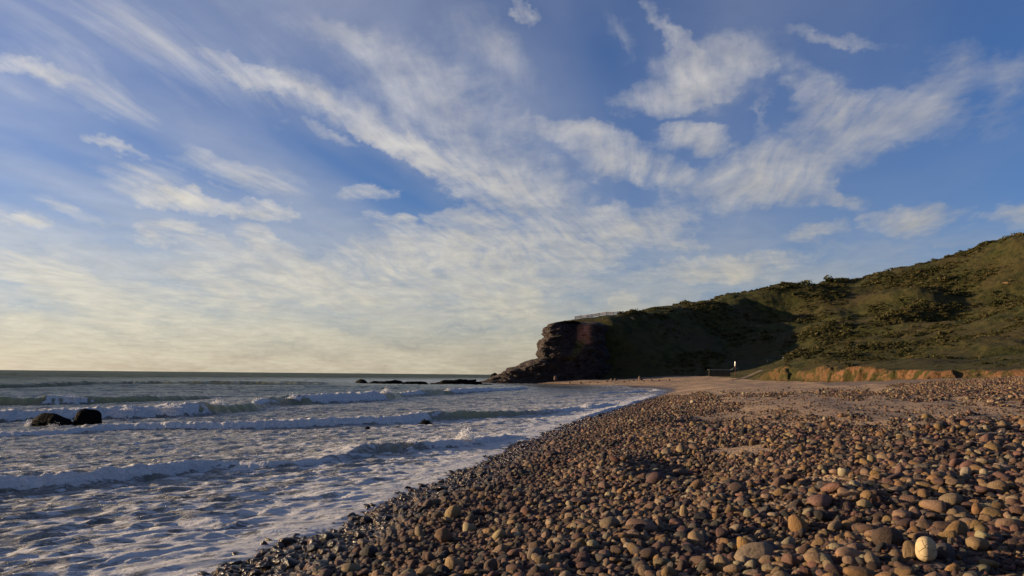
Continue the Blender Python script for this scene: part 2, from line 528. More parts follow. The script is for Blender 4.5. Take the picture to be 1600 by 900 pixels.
NOSE = smooth_poly([(at_dist(868,500,230)[0], 226.0), (at_dist(858,500,238)[0], 238.0), (at_dist(860,500,250)[0], 256.0), (16.0, 290.0), (56.0, 400.0)], 4)
def hill_parts(x, y):
    zb = ground_z(x, y)
    d, arc, side = polyline_dist(x, y, BANK)
    sd = np.where(side > 0, d, -d)                       # positive behind the bank line
    col, _, _ = project(np.stack([x, y, np.full_like(x, 3.0)], -1).reshape(-1, 3))
    col = col.reshape(x.shape)
    scal = 1.6 * noise2(arc * 0.11, arc * 0 + 3.3, 21) + 0.8 * noise2(arc * 0.36, arc * 0 + 9.1, 22) + 0.75 * noise2(x * 0.4, y * 0.4, 23) + 0.45 * noise2(x * 1.1, y * 1.1, 24)
    cliffy = ss(1165, 1215, col)
    face = np.zeros_like(x)
    cw = col + 9 * noise2(x * 0.22, y * 0.22, 25) + 5 * noise2(x * 0.6, y * 0.6, 28)
    for c0, c1, k in BANK_FACES:
        face = np.maximum(face, k * ss(c0 - 5, c0 + 3, cw) * ss(c1 + 4, c1 - 1, cw))
    e = sd + scal * cliffy + 0.25 * face * cliffy
    w = 4.2 - 2.6 * face + 0.8 * noise2(x * 0.2, y * 0.2, 26)
    step = cliffy * ss(0.0, 1.0, e / w) + (1 - cliffy) * ss(-1, 14, sd)
    t = tps(x, y)
    d2, _, sd2 = polyline_dist(x, y, NOSE)
    nose = ss(0.5, 6, np.where(sd2 < 0, d2, -d2))
    rough = ss(4, 40, sd) * (1 - 0.55 * ss(1150, 1050, col))
    big = 2.6 * noise2(x * 0.022 + 4, y * 0.022, 41) + 2.3 * noise2(x * 0.048, y * 0.040, 42) - 1.1 * np.clip(1 - 3.0 * np.abs(noise2(x * 0.035 + 9, y * 0.014, 47)), 0, 1)
    fine = 0.55 * noise2(x * 0.13, y * 0.13, 43) + 0.30 * noise2(x * 0.31, y * 0.31, 44) + 0.16 * noise2(x * 0.8, y * 0.8, 45)
    t = t + rough * big * 0.9 + (0.25 + 0.75 * rough) * fine
    t = zb + (t - zb) * np.interp(col, SKY_COL, SKY_K)
    lip = (0.62 + 0.38 * ss(0, 13, sd)) * (1 + 0.38 * noise2(arc * 0.13, arc * 0 + 7.7, 27))
    t = zb + (t - zb) * (1 + (lip - 1) * cliffy * ss(30, 12, sd))
    t = np.maximum(t, zb + 0.4)
    z = zb - 0.12 + (t - zb + 0.12) * step * nose
    earth = cliffy * face * ss(-0.15, 0.2, e / w) * ss(1.15, 0.9, e / w)
    return z, earth, cliffy, sd

# the skyline as it stands in the photograph: each column's heights are scaled until its highest point fits
SKYLINE = [(880,501.5),(905,498),(930,495.5),(960,492),(1000,485),(1060,475.5),(1120,466),(1180,454),(1240,443),(1290,439),(1340,435),(1400,420.5),(1450,411),(1520,388),(1600,368),(1720,338),(1900,310)]
SKY_COL = np.array([p[0] for p in SKYLINE], float); SKY_K = np.ones(len(SKYLINE))
def fit_skyline():
    for it in range(4):
        for i, (c_, r_) in enumerate(SKYLINE):
            u_ = ray(c_, r_)
            d_ = np.arange(200.0, 400.0, 1.5)
            zz = hill_parts(u_[0] * d_, d_)[0]
            j = int(np.argmax((zz - CAMZ) / d_))
            want = CAMZ + u_[2] * d_[j]
            SKY_K[i] *= np.clip((want - 2.0) / max(zz[j] - 2.0, 1.0), 0.85, 1.18)
    print('skyline', np.round(SKY_K, 2))
fit_skyline()
def build_hill():
    rows = [62.0]
    while rows[-1] < 402:
        d = rows[-1]
        rows.append(d + (0.42 if d < 140 else 0.8 if d < 235 else 1.0))
    rows = np.array(rows)
    t = np.linspace(0.02, 0.92, 560)
    y = np.repeat(rows[:, None], len(t), 1)
    x = (y + 14.0) * t[None, :]
    z, earth, cliffy, sd = hill_parts(x, y)
    V = np.stack([x, y, z], -1).reshape(-1, 3)
    keep = (sd.ravel() > -5)
    F = grid_faces(len(rows), len(t), keep)
    V, F, at = compact(V, F, {'earth': earth.ravel(), 'bank': sd.ravel()})
    m, N, b = material('hill_grass_and_earth')
    co = obj_coord(N)
    n1 = N.noise(co, 0.05, 5, 0.6); n2 = N.noise(co, 0.35, 6, 0.65); n3 = N.noise(co, 2.2, 4, 0.7)
    grass = N.mix(N.rng(n2, 0.35, 0.65), (0.013, 0.018, 0.004), (0.056, 0.054, 0.012))
    dry = N.mix(n3, (0.040, 0.031, 0.011), (0.068, 0.051, 0.020))
    g = N.mix(N.rng(N.m('ADD', n1, N.m('MULTIPLY', n2, 0.45)), 0.62, 0.92), grass, dry)
    g = N.mix(N.rng(n3, 0.52, 0.72, 0, .55), g, (0.012, 0.014, 0.005))
    geo = N.node('ShaderNodeNewGeometry')
    sx, sy, sz = N.sep(co)
    strata = N.noise(N.mapping(co, scale=(0.6, 0.6, 2.5)), 1.3, 5, 0.65)
    soil = N.mix(strata, (0.085, 0.040, 0.020), (0.22, 0.110, 0.052))
    ea = N.m('MULTIPLY', attr(N, 'earth'), N.rng(N.noise(co, 0.55, 5, 0.65), 0.45, 0.54))
    bare = N.rng(N.m('ADD', N.noise(co, 0.07, 4, 0.6), N.m('MULTIPLY', N.noise(co, 0.6, 3), 0.12)), 0.765, 0.80)
    base = N.mix(ea, g, soil)
    base = N.mix(N.m('MULTIPLY', bare, 0.8), base, (0.36, 0.20, 0.09))
    N.put(b.inputs['Base Color'], base)
    b.inputs['Roughness'].default_value = 0.95
    b.inputs['Specular IOR Level'].default_value = 0.15
    hgt = N.m('ADD', N.m('MULTIPLY', n2, 1.2), N.m('MULTIPLY', n3, 0.5))
    bump(N, b, hgt, 1.0, 0.8)
    o = link(bpy.data.objects.new('hillside', np_mesh('hillside', V, F, m, True, at)))
    tag(o, kind='structure')
    return o
build_hill()

# ------------------------------------------------------------------ headland cliff
m_rock, N, b = material('dark_cliff_rock')
co = obj_coord(N)
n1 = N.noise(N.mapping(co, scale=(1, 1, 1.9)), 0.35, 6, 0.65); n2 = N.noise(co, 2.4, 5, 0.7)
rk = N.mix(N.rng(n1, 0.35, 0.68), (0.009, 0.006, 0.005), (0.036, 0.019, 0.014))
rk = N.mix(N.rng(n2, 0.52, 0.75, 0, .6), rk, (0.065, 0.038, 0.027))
rk = N.mix(attr(N, 'red'), rk, N.mix(n2, (0.28, 0.10, 0.055), (0.46, 0.20, 0.12)))  # reddish rock, painted much paler here as a sunlit patch
rk = N.mix(N.m('MULTIPLY', attr(N, 'moss'), N.rng(n2, 0.35, 0.5)), rk, (0.115, 0.095, 0.022))
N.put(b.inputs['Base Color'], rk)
b.inputs['Roughness'].default_value = 0.85
bump(N, b, N.m('ADD', N.m('MULTIPLY', n1, 1.5), n2), 0.9, 0.5)

def build_headland():
    # row in the photograph at 240 m, column of the seaward profile, depth of the near face
    prof = [(601.5,742,235),(598,748,235),(594,764,235.5),(590,774,236),(585,785,236),(580,797,236),(575,808,236),(570,818,236),(566,829,236),(561,841,236),(556,838.5,236),
            (551,838,236.5),(546,841,236.5),(541,843,237),(536,843,237),(531,852,237),(527,857,237.5),(522,851.5,238),(516,853,238.5),(511,856,239),(507,859,239.5),(503.5,868,241),(501.5,880,243),(501.0,897,250)]
    prof = [(a, np.interp(a, [p[0] for p in prof][::-1], [p[1] for p in prof][::-1]), np.interp(a, [p[0] for p in prof][::-1], [p[2] for p in prof][::-1]))
            for a in np.concatenate([np.linspace(603, 502, 90), [501.5, 501.0]])]
    V, red, moss = [], [], []
    nc = 150
    for (row, colm, yn) in prof:
        k = np.clip((600 - row) / 97.0, 0, 1)          # 0 at the sea, 1 at the top
        nose = at_dist(colm, row, 243)
        z = nose[2]
        # plan line: far side, round the nose, along the near face with a gully and a lit buttress
        gx = lambda px, d: at_dist(px, row, d)[0]
        lower = 1 - ss(0.12, 0.42, np.array(k))
        pts = [(gx(930, 300), 300), (gx(colm + 24, 268), 268), (nose[0] + 1.0, 250), (nose[0], 243), (gx(colm + 10, yn + 3), yn + 2.5 - 3 * lower),
               (gx(880 + 6*k, yn + 3), yn + 5.0 * k), (gx(895 + 10*k, yn + 6), yn + 9 * k), (gx(906 + 9*k, yn + 3), yn + 4.5 * k), (gx(925 + 6*k, yn + 3), yn + 3.5), (gx(940, yn + 7), yn + 8),
               (gx(950, yn + 16), yn + 14 + 8 * k), (gx(956, yn + 36), yn + 34 + 8 * k)]
        P = np.array(smooth_poly(pts, 14))
        q = np.r_[0, np.cumsum(np.hypot(*np.diff(P, axis=0).T))]
        u = np.linspace(0, 1, nc) ** 0.9 * q[-1]
        X, Y = np.interp(u, q, P[:, 0]), np.interp(u, q, P[:, 1])
        V.append(np.stack([X, Y, np.full(nc, z)], -1))
        px, py, _ = project(V[-1])
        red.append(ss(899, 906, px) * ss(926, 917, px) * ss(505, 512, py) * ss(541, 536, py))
        moss.append(ss(0, 1, 1 - np.abs(px - (912 - (py - 530) * 0.6)) / 12.0) * ss(526, 536, py) * ss(572, 556, py))
    V = np.array(V)
    nr = len(V)
    V = V.reshape(-1, 3)
    X, Y, Z = V.T
    # outward displacement: ledges, cracks, blocks
    tang = np.gradient(V.reshape(nr, nc, 3), axis=1).reshape(-1, 3)
    nrm = np.stack([tang[:, 1], -tang[:, 0]], -1); nrm /= np.linalg.norm(nrm, axis=1)[:, None] + 1e-9
    blocks = np.abs(fbm3(X * 0.16, Y * 0.16, Z * 0.22, 4, 61)) * 2.0 - 0.8
    fine = 1.2 - 2.0 * np.abs(fbm3(X * 0.45, Y * 0.45, Z * 0.75, 5, 71, 0.6))
    amp = 0.9 * ss(-1.0, 2.0, Z) * ss(19.4, 17.0, Z)
    V[:, :2] += nrm * (blocks * 1.1 + 0.55 * fine)[:, None] * amp[:, None]
    V[:, 2] += 0.35 * fine * amp
    F = grid_faces(nr, nc)
    me = np_mesh('headland_cliff', V, F, m_rock, False, {'red': np.concatenate(red), 'moss': np.concatenate(moss)})
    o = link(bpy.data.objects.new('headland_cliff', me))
    tag(o, kind='structure')
build_headland()

# ------------------------------------------------------------------ sea
# breakers: foot of the front as seen in the photograph, with height (m), share of white water (0..1) along it
BREAKERS = [
 dict(pts=[(-300,800,0.29,.72),(-100,783,0.29,.72),(0,772,0.29,.72),(100,766,0.29,.72),(200,755,0.27,.72),(280,744,0.26,.95),(340,734,0.18,.8),(420,733,0.13,.7),(500,727,0.13,.6),(560,717,0.18,.4),
           (590,710,0.26,.1),(640,706,0.27,.35),(680,703,0.22,.8),(730,698,0.20,1),(790,688,0.15,1),(830,680,0.08,1)], back=2.6),
 dict(pts=[(-200,686,0.13,1),(-60,684,0.16,1),(80,680,0.13,1),(180,673,0.23,1),(300,672,0.28,1),(400,671,0.33,1),(520,667,0.34,1),(600,663,0.34,1),(660,659,0.37,1),(695,655.5,0.40,.35),(730,654,0.40,.08),(790,652,0.33,.1),
           (850,649,0.27,.35),(910,641,0.23,1),(960,632,0.16,1)], back=3.5),
 dict(pts=[(-300,667,0.51,1),(-100,664,0.51,1),(30,660,0.53,1),(130,657,0.58,1),(240,652,0.61,1),(310,649,0.64,1),(342,646,0.64,1),(354,645,0.56,.1),(400,641,0.41,.05),(430,637,0.41,.3)], back=6),
 dict(pts=[(395,639,0.37,.8),(430,634,0.53,.6),(462,632,0.71,.15),(490,631,0.74,.75),(530,629,0.74,1),(580,627,0.74,1),(604,625,0.84,1),(616,624,0.58,.1),(650,620,0.53,.7),(690,617,0.69,.12),(725,615,0.63,.8),(770,612,0.53,1),(830,608,0.31,.7)], back=7),
 dict(pts=[(-300,634,0.48,.05),(-100,634,0.48,.1),(60,633,0.53,.1),(85,632.6,0.58,.75),(125,632,0.58,.75),(140,631.6,0.53,.05),(250,629,0.48,.05),(350,624,0.26,.05)], back=9),
 dict(pts=[(-200,607,0.40,0),(0,606,0.48,.05),(190,600,0.56,.0),(205,600,0.64,.5),(225,600,0.56,0),(400,601,0.56,0),(520,602,0.40,0)], back=14),
 dict(pts=[(905,657,0.10,1),(960,641,0.14,1),(1010,627,0.18,1),(1040,617,0.20,1)], back=1.2),
 dict(pts=[(930,616,0.15,.7),(980,614,0.21,1),(1020,612.5,0.28,1),(1046,612,0.21,1)], back=1.5),
]
def build_sea():
    rows = [3.0]
    while rows[-1] < 60000:
        d = rows[-1]
        st = d * d / 4200.0
        if d < 150:
            st = min(max(st, 0.05), 0.20 if d < 60 else 0.30)
        elif d < 700:
            st = min(st, d / 110.0)
        else:
            st = min(st, d / 12.0)
        rows.append(d + st)
    rows = np.array(rows)
    t = np.linspace(-0.95, 0.42, 760)
    t = np.concatenate([np.linspace(-2.2, -0.97, 24), t, np.linspace(0.45, 2.2, 24)])
    nr, nc = len(rows), len(t)
    y = np.repeat(rows[:, None], nc, 1)
    x = (y + 14.0) * t[None, :]
    s = shore_dist(x, np.minimum(y, 900.0))
    off = np.maximum(-s, 0.0)
    # coordinate along / across the crests near the shore
    ca, sa = math.cos(R(38)), math.sin(R(38))
    al, ac = x * ca + y * sa, -x * sa + y * ca
    z = 0.022 * fbm2(al * 0.55, ac * 1.5, 4, 101) + 0.012 * noise2(al * 2.4, ac * 4.0, 104)
    rg = lambda a_, b_, sd_: np.clip(1 - 1.6 * np.abs(noise2(a_, b_, sd_)), 0, 1) ** 2
    wx = al + 0.5 * noise2(x * 0.9, y * 0.9, 106); wy = ac + 0.35 * noise2(x * 1.1, y * 1.1, 107)
    z += ss(90, 30, y) * (0.024 * rg(wx * 0.55, wy * 1.5, 102) + 0.018 * rg(wx * 1.3, wy * 3.2, 103))
    z *= ss(0.0, 2.5, off) * 1.4 + 0.35
    mid = ss(16, 60, y) * ss(900, 300, y)
    z += mid * (0.10 * noise2(al * 0.10, ac * 0.30, 111) + 0.075 * noise2(al * 0.24, ac * 0.8, 112) + 0.04 * noise2(al * 0.7, ac * 1.8, 113))
    farw = ss(70, 200, y) * ss(9000, 1500, y)
    z += farw * (0.42 * noise2(x * 0.013 + 7, y * 0.045, 121) + 0.25 * noise2(x * 0.05, y * 0.12, 122))
    foam = np.interp(off, [0, .6, 3, 9, 16, 30, 55, 75, 100, 130], [.92, .74, .62, .56, .50, .45, .40, .28, .14, .05]) * ss(170, 95, y + np.abs(x) * .2)
    foam = np.maximum(foam, 0.52 * ss(130, 20, np.hypot(x - 22, y - 185)) * ss(30, 5, off))
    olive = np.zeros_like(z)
    crest = np.zeros_like(z)
    for bi, B in enumerate(BREAKERS):
        W = np.array([[*at_z(p[0], p[1], 0.0)[:2], p[2], p[3]] for p in B['pts']])
        W = np.array(smooth_poly([tuple(w) for w in W], 6))
        lo, hi = W[:, :2].min(0) - 25, W[:, :2].max(0) + 25
        sel = (x > lo[0]) & (x < hi[0]) & (y > lo[1]) & (y < hi[1])
        xs, ys = x[sel], y[sel]
        d, arc, side = polyline_dist(xs, ys, [tuple(w[:2]) for w in W])
        q = np.r_[0, np.cumsum(np.hypot(*np.diff(W[:, :2], axis=0).T))]
        u0 = np.where(side > 0, d, -d)
        H = np.interp(arc, q, W[:, 2]); jit = (0.8 + 1.6 * W[:, 2].mean()) * (fbm2(xs * 0.5, ys * 0.5, 3, 125 + bi) + 0.9 * fbm2(u0 * 1.5, ys * 0 + arc * 0.3, 3, 128 + bi))
        wh = np.clip(np.interp(arc + jit, q, W[:, 3]), 0, 1)
        end = ss(0, 2.0 + 3 * H.mean(), arc) * ss(0, 2.0 + 3 * H.mean(), q[-1] - arc)
        u = np.where(side > 0, d, -d)            # positive behind the front (seaward)
        u = u + 0.30 * H * noise2(arc * 0.9 / H.mean(), arc * 0 + bi * 7.1, 130 + bi) + 0.12 * H * noise2(xs * 2.6, ys * 2.6, 140 + bi) * wh
        H = H * (1 + 0.16 * noise2(arc * 0.7 / H.mean(), arc * 0 + 2.2, 150 + bi) + 0.10 * wh * noise2(arc * 2.6 / H.mean(), arc * 0 + 5.2, 155 + bi)) * end
        wf = 1.25 * H + 0.03
        wb = B['back']
        front = ss(0, 1, u / (wf * 1.25)) ** 0.85
        back = np.exp(-np.maximum(u - wf * 1.25, 0) ** 1.2 / (wb * 0.8) ** 1.2)
        h = H * front * back
        white = wh * ss(-0.25, 0.12, u / wf)
        lump = fbm2(xs * 3.0 / (0.45 + H.mean()), ys * 3.0 / (0.45 + H.mean()), 4, 160 + bi, 0.6)
        h = h + white * ss(3.2, 1.0, u / wf) * (0.11 * lump) * (0.06 + H)
        spike = np.clip(fbm2(xs * 1.6, ys * 1.6, 3, 170 + bi), 0, 1) ** 2
        h = h + white * np.exp(-((u - wf * 1.15) / (0.35 * wf + .05)) ** 2) * spike * 0.10 * H
        z[sel] += h - 0.10 * H * np.exp(-((u + 0.9 * wf) / (1.0 * wf + .05)) ** 2)
        bodyf = white * (0.45 + 0.55 * ss(0.15, 0.75, u / wf)) * ss(2.2, 1.2, u / wf) * ss(0.02, 0.1, H)
        trail = white * 0.62 * np.exp(-np.maximum(u - wf, 0) / (wb * 1.1)) * ss(-.2, .3, u) * ss(0.02, 0.1, H)
        lip = (0.55 + 0.3 * noise2(xs * 1.3, ys * 1.3, 181)) * np.exp(-((u - wf * 1.2) / (0.22 * wf + .03)) ** 2) * ss(.25, .6, H) * (bi < 5)
        f = foam[sel]
        f = f * (1 - 0.75 * (1 - wh) * ss(-.2, .2, u / wf) * ss(2.6, 1.2, u / wf) * ss(.2, .4, H))
        foam[sel] = np.maximum(np.maximum(f, trail), np.maximum(bodyf * 1.25, lip))
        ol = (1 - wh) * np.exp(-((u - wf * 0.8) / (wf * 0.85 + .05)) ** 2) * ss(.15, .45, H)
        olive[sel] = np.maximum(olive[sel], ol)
        crest[sel] = np.maximum(crest[sel], bodyf)
    z = np.where(off > 0, z, np.minimum(z, 0.02))
    # the water's edge runs thin up the stones
    z = z - 0.03 * ss(0.5, 0.0, off)
    V = np.stack([x, y, z], -1).reshape(-1, 3)
    keep = (s.ravel() < 1.6) & (y.ravel() > 0)
    keep &= ~((y.ravel() > 420) & (x.ravel() > 0.55 * y.ravel()))
    F = grid_faces(nr, nc, keep)
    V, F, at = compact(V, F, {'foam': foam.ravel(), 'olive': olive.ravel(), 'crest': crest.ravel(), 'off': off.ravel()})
    m, N, b = material('sea_water_and_foam')
    co = obj_coord(N)
    rot = N.mapping(co, rot=(0, 0, R(-38)))
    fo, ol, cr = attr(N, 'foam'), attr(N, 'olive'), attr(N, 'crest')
    wv = N.v('SUBTRACT', N.noise(rot, 0.8, 3, 0.5, col=True), (0.5, 0.5, 0.5))
    rw = N.v('ADD', rot, N.v('SCALE', wv, scale=0.9))
    st = N.mapping(rw, scale=(0.42, 1.25, 1))
    na = N.noise(st, 2.4, 7, 0.68)
    nb = N.noise(st, 11.0, 5, 0.7)
    cells = N.voro(N.mapping(rw, scale=(0.5, 1.1, 1)), 3.4, 'SMOOTH_F1')
    lace = N.m('ADD', N.m('MULTIPLY', na, 0.52), N.m('ADD', N.m('MULTIPLY', nb, 0.38), N.m('MULTIPLY', cells, 0.20)))
    thr = N.rng(fo, 0.0, 1.0, 0.86, 0.28)
    fm = N.rng(lace, N.m('SUBTRACT', thr, 0.03), N.m('ADD', thr, 0.045), 0, 1, smooth=True)
    def web(scale, w):
        e_ = N.voro(N.mapping(N.v('ADD', rot, N.v('SCALE', wv, scale=1.3)), scale=(0.55, 1.15, 1)), scale, 'DISTANCE_TO_EDGE')
        return N.rng(e_, w, 0.0, 0.0, 1.0)
    lw = N.m('MAXIMUM', web(1.5, 0.10), N.m('MULTIPLY', web(3.6, 0.12), 0.8))
    lw = N.m('MULTIPLY', lw, N.m('MULTIPLY', N.rng(fo, 0.25, 0.55), N.rng(na, 0.40, 0.56)))
    fm = N.m('MAXIMUM', fm, N.m('MULTIPLY', lw, 0.85))
    fm = N.m('MULTIPLY', fm, N.rng(fo, 0.02, 0.10))
    fm = N.m('MAXIMUM', fm, N.m('MULTIPLY', N.rng(cr, 0.35, 0.9), N.rng(lace, 0.44, 0.60, 0.05, 1.0)))
    deep = N.mix(N.noise(co, 0.03, 3), (0.016, 0.032, 0.026), (0.034, 0.054, 0.036))
    deep = N.mix(N.rng(attr(N, 'off'), 45, 4), deep, (0.15, 0.145, 0.125))
    wat = N.mix(ol, deep, (0.30, 0.275, 0.125))  # silty olive water, lightened to stand in for light through the wave
    base = N.mix(N.m('MULTIPLY', fm, N.m('MULTIPLY_ADD', nb, 0.75, 0.45)), wat, N.mix(N.rng(cr, 0.4, 0.9), (0.63, 0.63, 0.625), (0.78, 0.77, 0.76)))  # crest foam painted whiter to give the wave tops a sunlit look
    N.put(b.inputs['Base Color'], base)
    N.put(b.inputs['Roughness'], N.rng(fm, 0, 1, 0.16, 0.75))
    b.inputs['IOR'].default_value = 1.333
    N.put(b.inputs['Specular IOR Level'], N.rng(attr(N, 'off'), 20, 160, 0.34, 0.05))  # sky reflection dimmed by distance, for wave faces tilted to the viewer
    # ripples, growing with distance so that far water is a field of facets, not a mirror
    r1 = N.noise(N.mapping(rw, scale=(0.5, 1.2, 1)), 3.6, 6, 0.66)
    r2 = N.noise(N.mapping(rot, scale=(0.35, 1.0, 1)), 0.55, 5, 0.6)
    r3 = N.noise(N.mapping(co, scale=(0.4, 1.0, 1)), 0.11, 5, 0.62)
    of = attr(N, 'off')
    hh = N.m('ADD', N.m('MULTIPLY', r1, 0.13), N.m('ADD', N.m('MULTIPLY', r2, N.rng(of, 5, 60, 0.05, 0.7)), N.m('MULTIPLY', r3, N.rng(of, 60, 260, 0.0, 6.0))))
    cl = N.m('ADD', N.noise(co, 3.0, 5, 0.7), N.m('MULTIPLY', N.voro(co, 5.0, 'SMOOTH_F1'), -0.6))
    hh = N.m('ADD', hh, N.m('MULTIPLY', N.m('MULTIPLY', cr, cl), 0.30))
    hh = N.m('ADD', hh, N.m('MULTIPLY', fm, N.m('MULTIPLY_ADD', nb, 0.06, 0.03)))
    bump(N, b, hh, 1.0, 1.0)
    # dark green mixed in with distance, standing in for weaker sky reflection on wave faces
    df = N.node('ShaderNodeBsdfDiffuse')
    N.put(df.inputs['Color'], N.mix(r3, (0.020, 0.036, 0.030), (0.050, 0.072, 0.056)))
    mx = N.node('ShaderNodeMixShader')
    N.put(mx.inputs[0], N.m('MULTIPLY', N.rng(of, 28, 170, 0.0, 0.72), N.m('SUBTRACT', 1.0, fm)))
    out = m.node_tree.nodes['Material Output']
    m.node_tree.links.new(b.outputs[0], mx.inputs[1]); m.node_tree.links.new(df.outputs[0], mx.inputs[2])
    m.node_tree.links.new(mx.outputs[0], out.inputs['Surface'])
    o = link(bpy.data.objects.new('sea', np_mesh('sea', V, F, m, True, at)))
    tag(o, kind='structure')
    print('sea', len(V), len(F))
build_sea()

# ------------------------------------------------------------------ shingle
def stone_mesh(seed, sub=2):
    bm = bmesh.new()
    bmesh.ops.create_icosphere(bm, subdivisions=sub, radius=1.0)
    r = np.random.default_rng(seed)
    P = np.array([v.co for v in bm.verts])
    # a few worn flats
    broken = seed % 3 == 0                      # every third kind is a split, flatter, more angular stone
    for k in range(int(r.integers(3, 8)) + (4 if broken else 0)):
        n = r.normal(size=3); n /= np.linalg.norm(n)
        h = r.uniform(0.34, 0.72) if broken else r.uniform(0.5, 0.9)
        e = P @ n - h
        P = P - np.where(e > 0, e * r.uniform(0.6, 0.95), 0)[:, None] * n
    nn = fbm3(P[:, 0] * 1.1 + seed * 3.1, P[:, 1] * 1.1, P[:, 2] * 1.1, 2, seed)
    P = P * (1 + (0.07 if broken else 0.13) * nn)[:, None]
    P = P * np.array([1.0, r.uniform(0.66, 0.92), r.uniform(0.34, 0.5) if broken else r.uniform(0.46, 0.78)])
    P[:, 2] += 0.10 * P[:, 0] * r.normal()
    P -= (P.max(0) + P.min(0)) / 2
    P /= np.abs(P[:, 0]).max()
    for v, p in zip(bm.verts, P):
        v.co = p
    me = bpy.data.meshes.new('cobble')
    bm.to_mesh(me); bm.free()
    me.polygons.foreach_set('use_smooth', np.ones(len(me.polygons), bool))
    return me

m_stone, N, b = material('beach_stone')
sc_col = attr(N, 'stone_col', 'Vector', 'INSTANCER')
sc_wet = attr(N, 'stone_wet', 'Fac', 'INSTANCER')
oi = N.node('ShaderNodeObjectInfo')
co = N.v('ADD', obj_coord(N), N.v('SCALE', N.xyz(oi.outputs['Random'], oi.outputs['Random'], 0.0), scale=61.0))
n1 = N.noise(co, 1.3, 4, 0.6); n2 = N.noise(co, 7.0, 5, 0.7); n3 = N.noise(N.mapping(co, scale=(1, 1, 3.2)), 2.2, 4, 0.6)
f = N.m('MULTIPLY_ADD', n1, 0.36, N.m('MULTIPLY_ADD', n2, 0.32, -0.01))
cc = N.v('SCALE', sc_col, scale=f)
cc = N.mix(N.rng(n3, 0.56, 0.72, 0, .35), cc, N.v('MULTIPLY', cc, (0.55, 0.48, 0.46)))
cc = N.mix(N.rng(n2, 0.62, 0.78, 0, .35), cc, N.v('MULTIPLY', cc, (1.7, 1.65, 1.55)))
cc = N.mix(N.m('MULTIPLY', sc_wet, 0.62), cc, N.v('MULTIPLY', cc, (0.30, 0.28, 0.27)))
N.put(b.inputs['Base Color'], cc)
N.put(b.inputs['Roughness'], N.rng(sc_wet, 0, 1, 0.78, 0.22))
b.inputs['Specular IOR Level'].default_value = 0.35
bump(N, b, N.m('ADD', N.m('MULTIPLY', n1, 0.6), N.m('MULTIPLY', n2, 0.5)), 0.55, 0.12)

STONES = [stone_mesh(300 + i) for i in range(14)]
for me in STONES:
    me.materials.append(m_stone)
PALETTE = [  # name, colour, share
 ('brown', (.190, .105, .068), .23), ('purple-brown', (.150, .076, .062), .19), ('grey', (.155, .128, .106), .10), ('charcoal', (.040, .034, .032), .15),
 ('ochre', (.43, .255, .105), .10), ('tan', (.46, .305, .180), .13), ('pinkish', (.33, .175, .125), .09), ('cream', (.54, .43, .27), .035), ('rust-red', (.210, .080, .045), .03)]
PSHARE = np.array([p[2] for p in PALETTE]); PSHARE /= PSHARE.sum()
PCOL = np.array([p[1] for p in PALETTE])

